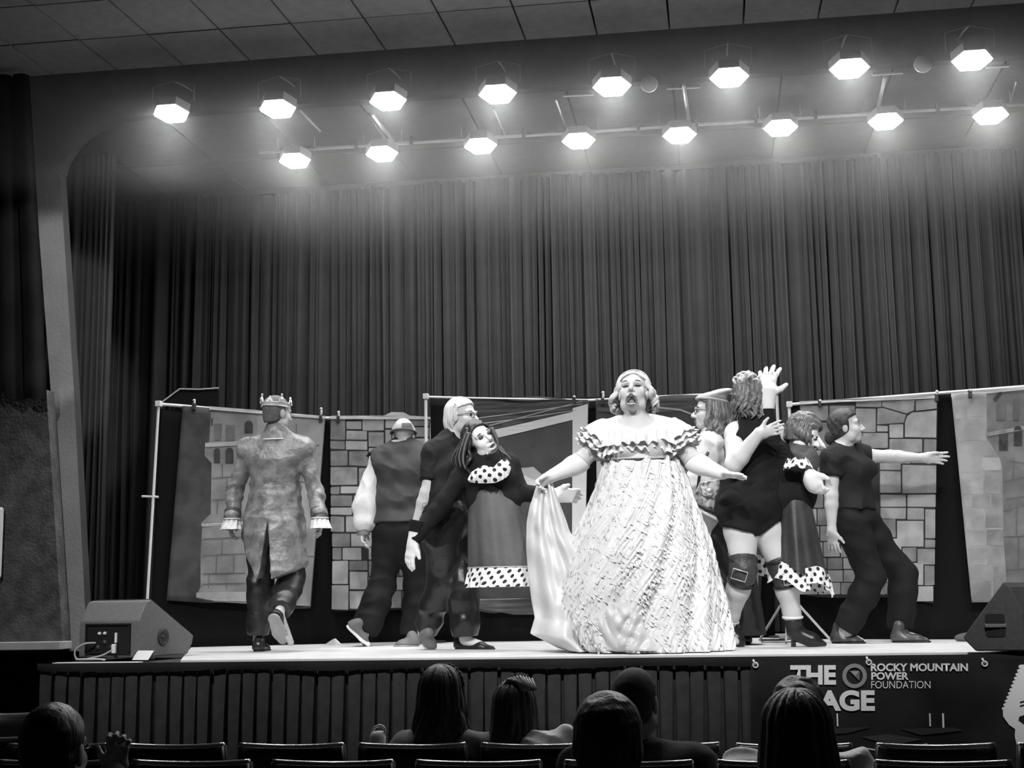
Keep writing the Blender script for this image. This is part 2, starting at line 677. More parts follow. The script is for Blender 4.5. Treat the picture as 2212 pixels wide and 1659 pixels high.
cur = thing('back_curtain', 'tall black velour curtain in close vertical folds filling the back of the stage', 'curtain', (-2, 12, STAGE_Z))
MB().grid(curtain_grid(-7.1, 3.9, 12.0, 5.28, STAGE_Z + .01, 11, .10)).build('curtain_cloth', M_curtain, cur, smooth=True)
MB().box((-7.1, 11.98, 5.27), (3.9, 12.06, 5.32)).build('curtain_track', M_metal_d, cur)
lc = thing('leg_curtain', 'dark narrow curtain hanging behind the leaning proscenium leg at stage left edge', 'curtain', (-5.6, 10.4, STAGE_Z))
MB().grid(curtain_grid(-6.9, -4.75, 10.4, 5.2, STAGE_Z + .01, 5, 0.06)).build('curtain_cloth', M_curtain, lc, smooth=True)

# side panel with ledge and its short valance at the far left
M_panel = mat('textured_panel', 0.05, 0.85, 0.11, 9, 0.6, 45, detail=8)
PY = 9.46
q = [P(-60, 835, PY), P(100, 842, PY), P(118, 1120, PY), P(135, 1392, PY), P(-60, 1400, PY)]
sp = thing('wall_board', 'mottled grey wall panel with a pale ledge at the far left of the stage', 'panel', (-4.9, PY, STAGE_Z))
MB().prism([(p[0], PY, p[2]) for p in q], (0, 0.12, 0)).build('board', M_panel, sp)
l0, l1 = P(-60, 1395, PY - .12), P(132, 1386, PY - .12)
MB().box((l0[0], PY - .14, l1[2] - .055), (l1[0], PY + .05, l1[2])).build('ledge', mat('ledge_paint', 0.5, 0.6, 0.4, 8), sp, bevel=.005)
l0, l1 = P(-60, 1500, PY), P(140, 1412, PY)
wb = thing('white_board', 'white board with a rounded corner at the very left edge beside the mottled panel', 'board', (-5.1, PY - .2, 1.3))
e = P(5, 1095, PY - .06)
e2 = P(0, 1250, PY - .06)
MB().box((e[0] - .6, PY - .06, e2[2]), (e[0], PY - .02, e[2])).build('board_face', M_white, wb, bevel=.02)
val = thing('side_valance', 'black hanging drape with a turned lower corner above the mottled panel at far left', 'drape', (-5, PY - .1, 3))
vz0, vz1 = P(40, 165, PY - .1)[2], P(40, 845, PY - .1)[2]
xr0, xr1 = P(62, 200, PY - .1)[0], P(100, 850, PY - .1)[0]
G = curtain_grid(-5.9, xr0, PY - .12, vz0, vz1, 8, 0.07, nz=30)
for j in range(30):
    f = j / 29
    xa = G[j, :, 0]
    G[j, :, 0] = -5.9 + (xa + 5.9) * ((xr0 + (xr1 - xr0) * f + 5.9) / (xr0 + 5.9))
    tt = np.clip((xa + 5.1) / (xr0 + 5.1), 0, 1)
    G[j, :, 2] -= 0.07 * f ** 4 * tt ** 2
MB().grid(G).build('drape_cloth', mat('drape_velour', .008, .9, .012, 5, spec=.08), val, smooth=True)

# ------------------------------------------------------------------ stage lights
M_lens = mat('lamp_lens', 0.9, 0.3, emit=130.0)
M_can = mat('lamp_can', 0.4, 0.5, metal=0.3)
ordn = ['leftmost', 'second', 'third', 'fourth', 'fifth', 'sixth', 'seventh', 'eighth, rightmost']


def hexpts(c, u, v, r, sq=1.0, k=6):
    return [c + u * r * math.cos(a) + v * r * sq * math.sin(a) for a in np.linspace(0, 2 * np.pi, k, endpoint=False)]


def stage_lamp(c, label, group, r=0.10, bracket=False):
    t = thing('stage_light', label, 'lamp', c, group)
    tilt = math.radians(17)
    d = np.array((0, -math.sin(tilt), -math.cos(tilt)))
    d = nrm(d)
    u = np.array((1.0, 0, 0))
    v = nrm(np.cross(d, u))
    hp = hexpts(c, u * 1.14, v, r + .012)
    MB().prism(hp, -d * 0.07).build('housing', M_can, t)
    lp = hexpts(c + d * .012, u * 1.14, v, r)
    MB().prism(lp, -d * 0.008).build('lens', M_lens, t)
    y = c - d * 0.1
    MB().tube([y + u * (r + .05), y + u * (r + .05) + (0, 0, .12), y + (0, 0, .16), y - u * (r + .05) + (0, 0, .12), y - u * (r + .05)], .004, 6).build('yoke', M_can, t)
    if bracket:
        MB().tube([y + (0, 0, .16), y + (0, .2, .2), (c[0], AY + .01, y[2] + .22)], .007, 6).build('bracket', M_can, t)
    return t


row1 = [(370, 245), (600, 235), (838, 218), (1075, 203), (1322, 187), (1575, 167), (1835, 148), (2100, 130)]
row2 = [(637, 347), (825, 332), (1038, 315), (1250, 304), (1468, 292), (1686, 276), (1913, 262), (2140, 250)]
for i, (x, y) in enumerate(row1):
    c = P(x, y, 9.2)
    stage_lamp(c, 'glowing hexagonal lamp of the upper row under the arch, %s' % ordn[i], 'lamps of the upper row under the arch', .108, True)
    spot('row_spot', c + np.array((0, -.05, -.08)), (c[0], 9.4, 1.2), 50, 78, 0.9, 0.1)
for i, (x, y) in enumerate(row2):
    c = P(x, y, 10.62)
    stage_lamp(c, 'glowing hexagonal lamp of the lower row below the pipe, %s' % ordn[i], 'lamps of the lower row below the pipe', .108)
    spot('row_spot', c + np.array((0, .05, -.09)), (c[0], 11.95, 4.5), 50, 118, 1.0, 0.1)
# batten pipe and ceiling bars
pp = thing('batten_pipe', 'long pale metal batten pipe carrying the lower row of lamps', 'pipe', P(1300, 295, 10.75))
pts = np.array([P(560, 329, 10.72), P(2230, 223, 10.72)])
MB().tube([pts[0] + (pts[1] - pts[0]) * t for t in np.linspace(0, 1, 12)], .016, 8).build('pipe', M_metal, pp)
for t in np.linspace(0.06, 0.96, 13):
    c = lerp(pts[0], pts[1], t)
    MB().box((c[0] - .012, c[1] - .022, c[2] - .022), (c[0] + .012, c[1] + .022, c[2] + .05)).build('pipe_clamp', M_metal_d, pp)
for k, ((xa, ya), (xb, yb), cross) in enumerate((((692, 283), (648, 238), None), ((850, 306), (803, 246), None), ((1489, 266), (1477, 182), ((1440, 191), (1512, 188))),
                                               ((1896, 238), (1911, 166), ((1885, 161), (1950, 157))), ((1090, 290), (1066, 235), None), ((2180, 228), (2196, 175), ((2128, 145), (2180, 142))), ((1225, 280), (1200, 215), ((1216, 207), (1282, 203))))):
    zc_ = 5.30
    A = PZ(xa, ya, zc_)
    B = PZ(xb, yb, zc_)
    t = thing('ceiling_bar', ['slim pale bar on the stage ceiling beside the second upper lamp', 'slim pale bar running from the batten pipe to the third upper lamp', 'slim pale bar with crosspiece between the fifth and sixth upper lamps',
                              'slim pale bar with crosspiece between the seventh and eighth upper lamps', 'slim faint bar on the stage ceiling right of the fourth upper lamp', 'slim pale bar with crosspiece by the eighth lower lamp', 'slim faint bar with crosspiece left of the fifth upper lamp'][k], 'bar', A)
    MB().tube([A, B], .016 if k in (1, 2, 3) else .009, 6).build('bar', M_metal if k in (0, 1, 2, 3) else M_can, t)
    if cross:
        MB().tube([PZ(*cross[0], zc_ + .01), PZ(*cross[1], zc_ + .01)], .012, 6).build('crosspiece', M_metal, t)
for k, (x, y) in enumerate(((1402, 180), (1994, 137))):
    c = P(x, y, AY - 0.02)
    cz = PZ(x, y, 5.02)
    o = MB().lathe([(0.001, 0), (.055, 0), (.062, .012), (.062, .03), (0.001, .03)], (c[0], AY - .03, c[2]), (0, 1, 0.0)).build('cover_disc', mat('disc_white', 0.55, 0.5), None, True)
    tag(o, ['small pale oval cover disc beside the fifth upper lamp', 'small pale oval cover disc beside the eighth upper lamp'][k], 'cover')
# thin added haze that imitates lens bloom around the lamps
mv = bpy.data.materials.new('bloom_haze')
mv.use_nodes = True
nt = mv.node_tree
nt.nodes.clear()
o_ = nt.nodes.new('ShaderNodeOutputMaterial')
vs = nt.nodes.new('ShaderNodeVolumeScatter')
vs.inputs['Density'].default_value = 0.075
vs.inputs['Anisotropy'].default_value = 0.2
nt.links.new(vs.outputs[0], o_.inputs['Volume'])
hz_ = MB().box((-7.1, 8.7, 4.5), (4.1, 11.85, 5.32)).build('bloom_haze', mv)
tag(hz_, 'thin theatrical haze glowing around the lamps over the stage', 'bloom_haze', kind='stuff')
# ------------------------------------------------------------------ human builder
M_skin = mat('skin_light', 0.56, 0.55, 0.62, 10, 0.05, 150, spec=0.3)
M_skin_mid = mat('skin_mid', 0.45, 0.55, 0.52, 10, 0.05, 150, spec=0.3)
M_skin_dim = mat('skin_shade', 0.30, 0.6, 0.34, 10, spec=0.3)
M_lip = mat('lip_paint', 0.16, 0.35)
M_brow = mat('brow_hair', 0.08, 0.7)
M_eyew = mat('eye_white', 0.8, 0.25)
M_iris = mat('iris_dark', 0.01, 0.2)
M_mouth = mat('mouth_inside', 0.03, 0.5)
M_teeth = mat('teeth', 0.8, 0.3)
M_glove = mat('white_glove', 0.86, 0.8, bump=0.05)
M_blk = mat('black_jersey', 0.008, 0.85, 0.012, 12, spec=.25, bump=0.15, bscale=70)
M_blk2 = mat('black_trouser', 0.006, 0.8, 0.010, 9, spec=.25, bump=0.15, bscale=60)
M_shoe_b = mat('black_leather', 0.015, 0.35)


def frame(fwd, up=(0, 0, 1)):
    f = nrm(fwd)
    u = np.asarray(up, float)
    u = nrm(u - f * u.dot(f))
    x = np.cross(f, u)
    return np.stack([x, f, u], 1)          # columns: right, forward, up


def head_sdf(F, c, M, s=1.0, mouth=0.0, ears=True, nose=1.0, k=0.018):
    c = np.asarray(c, float)
    L = lambda x, y, z: c + M @ (np.array((x, y, z)) * s)
    F.ell(L(0, -.017, .035), np.array((.077, .095, .086)) * s, M, k)
    F.ell(L(0, .022, -.035), np.array((.064, .067, .078)) * s, M, 0.03 * s)
    dz = -0.02 * mouth
    F.ell(L(0, .058, -.093 + dz), np.array((.030, .024, .022)) * s, M, 0.03 * s)
    for sx in (-1, 1):
        F.ell(L(sx * .040, .052, -.034), np.array((.026, .026, .026)) * s, M, 0.03 * s)
        F.ell(L(sx * .053, .012, -.078 + dz * .5), np.array((.018, .030, .024)) * s, M, 0.03 * s)
        F.cone(L(sx * .048, .066, .021), L(sx * .012, .084, .017), .012 * s, .011 * s, 0.018 * s)
        F.ell(L(sx * .032, .092, -.002), np.array((.017, .014, .012)) * s, M, 0.012 * s, 'sub')
        F.ell(L(sx * .032, .071, -.002), .0135 * s, None, 0.004)
        if ears:
            F.ell(L(sx * .079, -.012, -.012), np.array((.009, .020, .033)) * s, M, 0.010)
    F.cone(L(0, .083, .008), L(0, .106 + .004 * nose, -.034), .009 * s, .0125 * s, 0.012 * s)
    for sx in (-1, 1):
        F.ell(L(sx * .012, .092, -.040), np.array((.009, .012, .008)) * s, M, 0.010)
    if mouth > 0:
        F.ell(L(0, .084, -.071), np.array((.028, .022, .013)) * s, M, 0.012)
        F.ell(L(0, .080, -.094 + dz), np.array((.026, .020, .012)) * s, M, 0.012)
        F.ell(L(0, .098, -.080 + dz * .6), np.array((.019 + .004 * mouth, .045, .008 + .016 * mouth)) * s, M, 0.006, 'sub')
    else:
        F.ell(L(0, .081, -.065), np.array((.023, .014, .007)) * s, M, 0.006)
        F.ell(L(0, .079, -.076), np.array((.020, .014, .008)) * s, M, 0.006)


def hand_sdf(F, w, d, t, right, s=1.0, curl=0.35, spread=0.10, thumb=0.6, r=1.0, k=0.006, curls=None):
    """w wrist, d finger direction, t thumb side"""
    w = np.asarray(w, float)
    d = nrm(d)
    t = np.asarray(t, float)
    t = nrm(t - d * t.dot(d))
    n = np.cross(t, d) if right else np.cross(d, t)
    PL = .088 * s
    F.cone(w, w + d * PL * .3, .024 * s, .026 * s, 0.02, side=t, wf=1.25)
    F.cone(w + d * PL * .35, w + d * PL * .92, .0165 * s * r, .0145 * s * r, 0.015, side=t, wf=2.35)
    for i, (off, ln, rr) in enumerate(((.030, .070, .0092), (.0105, .079, .0096), (-.0095, .073, .0092), (-.0285, .057, .0080))):
        cu = (curls[i] if curls else curl) * (1 + 0.12 * i)
        p = w + d * PL * (0.98 - 0.03 * abs(i - 1)) + t * off * s
        dd = nrm(d + t * spread * (1.5 - i))
        a = 0.35 * cu
        for j, fr in enumerate((.45, .31, .26)):
            q = nrm(dd * math.cos(a) + n * math.sin(a))
            p2 = p + q * ln * s * fr
            F.cone(p, p2, rr * s * r * (1 - .08 * j), rr * s * r * (.92 - .1 * j), k)
            p = p2
            a += cu * (0.95 if j == 0 else 0.7)
    p = w + d * PL * .25 + t * .026 * s
    dt = nrm(t * thumb + d * 0.75 + n * .25)
    p2 = p + dt * .045 * s
    F.cone(w + d * PL * .18 + t * .012 * s, p2, .015 * s * r, .0108 * s * r, 0.012)
    dt = nrm(dt + d * .35 + n * curl * .4)
    F.cone(p2, p2 + dt * .032 * s, .0108 * s * r, .0085 * s * r, k)


def pts_of(J):
    return np.array([v for k_, v in J.items()])


def side_vec(J):
    return nrm(J['sr'] - J['sl'])


def torso_sdf(F, J, g=1.0, dr=0.0, belly=0.0, bust=0.0, fwd=None, k=0.05):
    sv = side_vec(J)
    hv = nrm(J['hr'] - J['hl'])
    nk, pv = J['neck'], J['pelvis']
    ch = lerp(nk, pv, .30)
    if 'chest' in J: ch = J['chest']
    wa = J['waist'] if 'waist' in J else lerp(nk, pv, .66)
    sw = np.linalg.norm(J['sr'] - J['sl'])
    rc, rw, rp = .098 * g + dr, .092 * g + dr, .112 * g + dr
    F.cone(lerp(nk, ch, .35), ch, .062 * g + dr, rc, k, side=sv, wf=sw * .44 / .098)
    F.cone(ch, wa, rc, rw, k, side=sv, wf=1.42)
    F.cone(wa, pv, rw, rp, k, side=hv, wf=1.42)
    F.cone(pv, pv - np.array((0, 0, .05)), rp, rp * .85, k, side=hv, wf=1.40)
    for a in 'lr':
        F.cone(lerp(nk, J['s' + a], .15), J['s' + a], .050 * g + dr, .052 * g + dr, k)
        F.cone(J['s' + a], lerp(J['s' + a], ch, .4), .056 * g + dr, .07 * g + dr, k)
    if fwd is not None:
        if belly: F.ell(lerp(wa, pv, .35) + np.asarray(fwd) * .06 * g, np.array((.12, .10, .13)) * belly, None, .06)
        if bust:
            for a, s_ in (('l', -1), ('r', 1)):
                F.ell(lerp(ch, wa, .15) + sv * s_ * .07 + np.asarray(fwd) * .085 * g, (.065 * bust + dr), None, .05)


def arm_sdf(F, J, a, g=1.0, dr=0.0, t0=0.0, t1=2.0, k=0.02, loose=0.0):
    S, E, W = J['s' + a], J['e' + a], J['w' + a]
    R = lambda t: np.interp(t, [0, .35, .95, 1.25, 2], [.054, .048, .039, .041, .026]) * g + dr + loose * t * .5

    def pt(t):
        return lerp(S, E, t) if t <= 1 else lerp(E, W, t - 1)
    ts = sorted(set([t0, t1] + [x for x in (.35, .95, 1.0, 1.25, 2.0) if t0 < x < t1]))
    for u, v in zip(ts[:-1], ts[1:]):
        F.cone(pt(u), pt(v), float(R(u)), float(R(v)), k)


def sleeve(J, a, mt, parent, g, dr, t1, seed=0, amp=.008):
    S, E = J['s' + a], J['e' + a]
    F = Field(np.minimum(S, E) - .16, np.maximum(S, E) + .16, .0075)
    d = nrm(E - S)
    arm_sdf(F, J, a, g, dr, 0, min(t1 + .2, 1), loose=.008)
    F.ell(S + d * .01, .075 * g + dr * .3, None, .03)
    F.wrinkle(amp, 20, seed)
    F.cut(lerp(S, E, t1), d)
    return F.build('sleeve', mt, parent)


def leg_sdf(F, J, a, g=1.0, dr=0.0, t0=0.0, t1=2.0, k=0.03, loose=0.0):
    S, E, W = J['h' + a], J['k' + a], J['a' + a]
    R = lambda t: np.interp(t, [0, .3, .95, 1.3, 1.75, 2], [.098, .088, .058, .058, .042, .036]) * g + dr + loose * max(0, t - .6)

    def pt(t):
        p = lerp(S, E, t) if t <= 1 else lerp(E, W, t - 1)
        return p
    ts = sorted(set([t0, t1] + [x for x in (.3, .95, 1.0, 1.3, 1.75) if t0 < x < t1]))
    for u, v in zip(ts[:-1], ts[1:]):
        F.cone(pt(u), pt(v), float(R(u)), float(R(v)), k)


def body(name, J, hd, mt, parent, g=1.0, hands=(), feet=True, skip=(), h=0.0095, mouth=0, ears=True, ga=None, nofit=None):
    """one continuous body; hd=(centre, frame, scale)"""
    ga = ga or g
    A = pts_of(J)
    hc, hM, hs = hd
    lo, hi = A.min(0) - .17, A.max(0) + .17
    hi[2] = max(hi[2], hc[2] + .16)
    lo = np.minimum(lo, hc - .14)
    hi = np.maximum(hi, hc + .14)
    fine = [(hc - .125 * hs, hc + .13 * hs, .0042)]
    for hn in hands:
        q = hn['w'] + nrm(hn['d']) * .08
        fine.append((q - .10, q + .10, .0055))
    F = Field(lo, hi, h, fine)
    torso_sdf(F, J, g)
    for a in 'lr':
        if 'arm' + a not in skip: arm_sdf(F, J, a, ga)
        if 'leg' + a not in skip:
            leg_sdf(F, J, a, g)
            if feet and 't' + a in J:
                F.cone(J['a' + a] + (0, 0, -.02), J['t' + a], .034, .022, .02)
    nb = hc + hM @ np.array((0, -.022, -.075)) * hs
    F.cone(nb, J['neck'] + (0, 0, -.02), .052 * hs * min(g, 1.1), .060 * g, .035)
    head_sdf(F, hc, hM, hs, mouth, ears)
    for hn in hands:
        hand_sdf(F, **hn)
    return F.build('body', mt, parent)


def eyes(hd, parent, closed=False, lash=True, brow=True, sides=(-1, 1), bm=None):
    c, M, s = hd
    L = lambda x, y, z: c + M @ (np.array((x, y, z)) * s)
    for sx in sides:
        if closed:
            p = [L(sx * (.034 + .020 * t), .0895 - .006 * abs(t) - (.003 if t > 0 else 0), -.003 - .0045 * (1 - t * t)) for t in np.linspace(-1, 1, 9)]
            MB().tube(p, [.0022 + .0022 * math.sin(math.pi * i / 8) for i in range(9)], 6).build('eyelash', M_iris, parent, True)
        else:
            MB().lathe([(.001, .0135), (.009, .0105), (.0135, .001), (.011, -.008), (.001, -.0135)], L(sx * .032, .0735, -.002), M[:, 1] * s, 14).build('eyeball', M_eyew, parent, True)
            MB().lathe([(.001, .0155), (.0055, .0140), (.0062, .011)], L(sx * .032, .0735, -.002), M[:, 1] * s, 12).build('iris', M_iris, parent, True)
            p = [L(sx * (.032 + .015 * t), .0865 - .006 * t * t, .0055 - .005 * t * t) for t in np.linspace(-1, 1, 7)]
            MB().tube(p, .0017, 6).build('eyelash', M_iris, parent, True)
        if brow:
            p = [L(sx * (.034 + .019 * t), .0895 - .010 * max(t, 0) ** 2 - .002 * abs(t), .023 + .004 * (1 - t * t)) for t in np.linspace(-1, 1, 8)]
            MB().tube(p, [.0022 + .0016 * math.sin(math.pi * min(1, (i + 1) / 8)) for i in range(8)], 6).build('eyebrow', bm or M_brow, parent, True)


def lips(hd, parent, mt=None, mouth=0):
    c, M, s = hd
    L = lambda x, y, z: c + M @ (np.array((x, y, z)) * s)
    if mouth:
        th = np.linspace(0, 2 * np.pi, 25)[:-1]
        rx, rz = .026 + .002 * mouth, .014 + .015 * mouth
        p = [L(rx * math.cos(t), .0985 - .016 * abs(math.cos(t)) ** 1.6 - (.006 if math.sin(t) < 0 else .0), -.081 - .012 * mouth + rz * math.sin(t)) for t in th]
        MB().tube(p, .0055 * s, 8, closed=True).build('lips', mt or M_lip, parent, True)
    else:
        for z, r in ((-.066, .0045), (-.0755, .0055)):
            p = [L(.021 * t, .0945 - .012 * t * t, z + .002 * (1 - t * t)) for t in np.linspace(-1, 1, 9)]
            MB().tube(p, [r * (.25 + .75 * math.sin(math.pi * (i + .5) / 9)) for i in range(9)], 8).build('lip', mt or M_lip, parent, True)


def glasses(hd, parent, mt=None):
    c, M, s = hd
    L = lambda x, y, z: c + M @ (np.array((x, y, z)) * s)
    m = MB()
    for sx in (-1, 1):
        p = [L(sx * .033 + .024 * math.cos(t), .101 - .006 * abs(sx * .033 + .024 * math.cos(t)) / .05, -.005 + .017 * math.sin(t)) for t in np.linspace(0, 2 * np.pi, 19)[:-1]]
        m.tube(p, .0022, 6, closed=True)
        m.tube([L(sx * .057, .093, .002), L(sx * .078, .05, .002), L(sx * .082, -.01, -.002)], .0022, 6)
    m.tube([L(-.010, .101, .001), L(0, .104, .004), L(.010, .101, .001)], .0022, 6)
    m.build('glasses', mt or M_iris, parent, True)


def hair_cap(hd, mt, parent, thick=.010, face_y=.055, low=-.05, seed=0, name='hair', amp=.004, freq=60, top=0.0, fringe=.080):
    """close hair over the skull with the face cut away"""
    c, M, s = hd
    F = Field(c - .16 * s, c + .16 * s, .0055)
    F.ell(c + M @ np.array((0, -.019, .037 + top)) * s, (np.array((.078, .097, .088)) + thick) * s, M, .01)
    F.ell(c + M @ np.array((0, -.045, -.03)) * s, (np.array((.066, .06, .07)) + thick) * s, M, .03)

    def f(X, Y, Z):
        x, y, z = X - c[0], Y - c[1], Z - c[2]
        lx, ly, lz = (M[0, i] * x + M[1, i] * y + M[2, i] * z for i in range(3))
        lx, ly, lz = lx / s, ly / s, lz / s
        # face opening: in front of the temples and below the hairline
        a = np.minimum(ly - (face_y - .033), fringe - lz - 4.5 * lx * lx + 0 * ly)
        return np.maximum(a, low - lz + .25 * ly) * s
    F.cutfn(f)
    F.wrinkle(amp, freq, seed)
    return F.build(name, mt, parent)


def strands(hd, mt, parent, n=80, length=.30, az=(0.9, 5.4), wave=.012, wfreq=3.0, r=.011, flare=.03, seed=1, name='hair', start=(0, -.01, .125), out=.012, lv=.15, floor_z=None, curl_end=0.0, push=(0, 0, 0), k=6, part=0.0):
    """long hair as thick locks that follow the skull and then hang; az measured from the face direction"""
    c, M, s = hd
    rg = random.Random(seed)
    m = MB()
    for i in range(n):
        a = az[0] + (az[1] - az[0]) * (i + rg.uniform(-.3, .3)) / max(n - 1, 1)
        # local direction: forward (y) rotated about z ; a=0 face, pi back
        sx, cy = math.sin(a), math.cos(a)
        layer = rg.uniform(0, 1)
        rx, ry, rz = .080 + out * layer, .099 + out * layer, .090 + out * layer
        pts = []
        for t in np.linspace(rg.uniform(.08, .3), 1.62, 8):
            pts.append(c + M @ (np.array((rx * math.sin(t) * sx + part * math.cos(t), -.018 + ry * math.sin(t) * cy, .037 + rz * math.cos(t))) * s))
        ln = length * (1 + rg.uniform(-lv, lv))
        q = pts[-1]
        o = M @ np.array((sx, cy, 0))
        o[2] = 0
        ph = rg.uniform(0, 6.3)
        w1 = np.cross(o, (0, 0, 1))
        N = 12
        for j in range(1, N + 1):
            f = j / N
            amp = wave * min(1, f * 2)
            p = q + np.array((0, 0, -1.0)) * ln * f + o * (flare * f * (1 - .4 * f) - curl_end * f ** 3) + w1 * amp * math.sin(wfreq * 6.28 * f * ln / .3 + ph) + o * amp * .6 * math.cos(wfreq * 6.28 * f * ln / .3 + ph) + np.asarray(push) * f
            pts.append(p)
        R = [r * (.55 + .6 * min(1, j / 6)) * (1 if j < 15 else (1 - (j - 14) / 7.5)) for j in range(len(pts))]
        m.tube(pts, R, k, flat=.6)
    return m.build(name, mt, parent, True)


def shoe(name, heel, toe, mt, parent, up=(0, 0, 1), wd=.041, hgt=.075, sole=None, heel_h=0.0, sole_t=.016, low=False):
    heel, toe = np.asarray(heel, float), np.asarray(toe, float)
    f = nrm(toe - heel)
    up = np.asarray(up, float)
    up = nrm(up - f * up.dot(f))
    ln = np.linalg.norm(toe - heel)
    sv = np.cross(f, up)
    A, B, C = heel + f * wd * .9, heel + f * ln * .66, toe - f * wd * .62

    def shape(F):
        F.cone(A, B, wd * .88, wd * 1.05, .02)
        F.cone(B, C, wd * 1.05, wd * .62, .02)
        if not low:
            F.cone(A + up * .03, A + up * hgt + f * .012, wd * .95, wd * .86, .03)
            F.cone(A + up * .04, B + up * .012, wd * .9, wd * .7, .03)
    lo, hi = np.minimum(heel, toe) - .10 - abs(up) * .05, np.maximum(heel, toe) + .10 + abs(up) * hgt
    F = Field(lo, hi, .006)
    shape(F)
    F.cut(heel + up * (.0 if sole is None else sole_t), -up)
    o = F.build(name, mt, parent)
    if sole is not None:
        F = Field(lo, hi, .005)
        F.cone(A, B, wd * .93, wd * 1.1, .02)
        F.cone(B, C, wd * 1.1, wd * .68, .02)
        F.cut(heel, -up)
        F.cut(heel + up * sole_t, up)
        F.build('sole', sole, o)
    if heel_h:
        m = MB()
        h0 = heel + f * .03
        m.lathe([(.001, 0), (.020, 0), (.015, -heel_h * .5), (.013, -heel_h), (.001, -heel_h)], h0 + up * .01, up, 14)
        m.build('heel', mt, o, True)
    return o


def garment(J, fn, mt, name, parent, h=.0085, wr=(.005, 16, 0), pad=.20, cuts=(), pts=None, fnc=None, fine=()):
    A = np.array(pts) if pts is not None else pts_of(J)
    F = Field(A.min(0) - pad, A.max(0) + pad, h, fine)
    fn(F)
    if wr: F.wrinkle(*wr)
    for ct in cuts: F.cut(*ct)
    if fnc: F.cutfn(fnc)
    return F.build(name, mt, parent)


def JP(Y, **kw):
    """joints from picture pixel + depth offset in metres: (px,py[,dy])"""
    return {k: P(v[0], v[1], Y + (v[2] if len(v) > 2 else 0)) for k, v in kw.items()}


ZS = np.array((0, 0, STAGE_Z))
# ------------------------------------------------------------------ crowned man, seen from behind
Yk = 9.2
M_brocade = mat('brocade', 0.15, 0.36, 0.31, 16, 0.3, 45, detail=6, spec=0.5)
M_hair_s = mat('short_hair', 0.10, 0.8, 0.16, 60, 0.2, 200)
M_crown = mat('crown_metal', 0.8, 0.3, metal=0.35)
t = thing('person', 'man in a crown and long brocade tailcoat walking away, seen from behind', 'person', P(575, 1405, Yk))
J = JP(Yk, neck=(597, 940), pelvis=(592, 1125), sl=(537, 972), sr=(655, 972), el=(508, 1058, .02), er=(682, 1060, .02), wl=(502, 1118, -.08), wr=(690, 1116, -.07),
       hl=(566, 1140), hr=(618, 1140, .02), kl=(562, 1262, -.02), kr=(632, 1250, .06), al=(558, 1378, 0), ar=(603, 1322, -.28), tl=(552, 1400, .14), tr=(628, 1388, -.22))
hM = frame((.62, .78, -.05))
hd = (P(600, 893, Yk), hM, .97)
hl_ = dict(w=J['wl'], d=(-.1, -.05, -1), t=(-.1, .9, 0), right=False, curl=.6, s=1.0)
hr_ = dict(w=J['wr'], d=(.1, 0, -1), t=(-.2, .9, 0), right=True, curl=.7, s=1.0)
body('king', J, hd, M_skin_mid, t, .90, (hl_, hr_), ga=.85)
eyes(hd, t, sides=(1, -1))
lips(hd, t)
hair_cap(hd, M_hair_s, t, .004, .05, -.055, 3, amp=.0015)


def coat(F):
    torso_sdf(F, J, 1.0, .022)
    for a in 'lr':
        arm_sdf(F, J, a, .96, .013, 0, 1.93, loose=.006, k=.012)
    F.cone(J['neck'] + (0, -.005, .02), lerp(J['neck'], J['pelvis'], .12), .078, .105, .04)
    sv = np.array((1, 0, 0))
    wz = lerp(J['neck'], J['pelvis'], .66)
    F.cone(wz, P(592, 1150, Yk), .115, .17, .04, side=sv, wf=1.25)
    F.cone(P(592, 1150, Yk), P(596, 1262, Yk), .17, .215, .04, side=sv, wf=1.15)
    for a in 'lr':
        F.ell(J['w' + a] + (0, 0, .02), (.052, .052, .05), None, .02)


Yh = Yk - .17
p_split = P(578, 1122, Yh)
tipL, tipR = P(556, 1252, Yh), P(588, 1252, Yh)
oL, oR = P(513, 1176, Yh), P(688, 1176, Yh)


def coat_cut(X, Y_, Z):
    # hems rise from the two tail tips to the sides; wedge vent at the back
    zl = np.interp(X, [oL[0] - .02, oL[0], tipL[0], p_split[0]], [oL[2] + .05, oL[2], tipL[2], tipL[2] + .10])
    zr = np.interp(X, [p_split[0], tipR[0], P(625, 1236, Yh)[0], oR[0], oR[0] + .05], [tipR[2] + .02, tipR[2], P(625, 1234, Yh)[2], oR[2], oR[2] + .03])
    zz = np.where(X < p_split[0], zl, zr)
    hem = zz - Z + 0 * Y_
    hem = np.where(Z > J['wl'][2] - .06 + 0 * X, np.minimum(hem, -.02), hem)
    wd = (p_split[2] - Z) * .11
    vent = np.minimum(wd - np.abs(X - (p_split[0] - (p_split[2] - Z) * .02)), (Yk + .05) - Y_)
    inner = 0
    return np.maximum(hem, vent + 0 * hem)


g = garment(J, coat, M_brocade, 'tailcoat', t, .0085, (.0095, 21, 5), fnc=coat_cut, pad=.24)
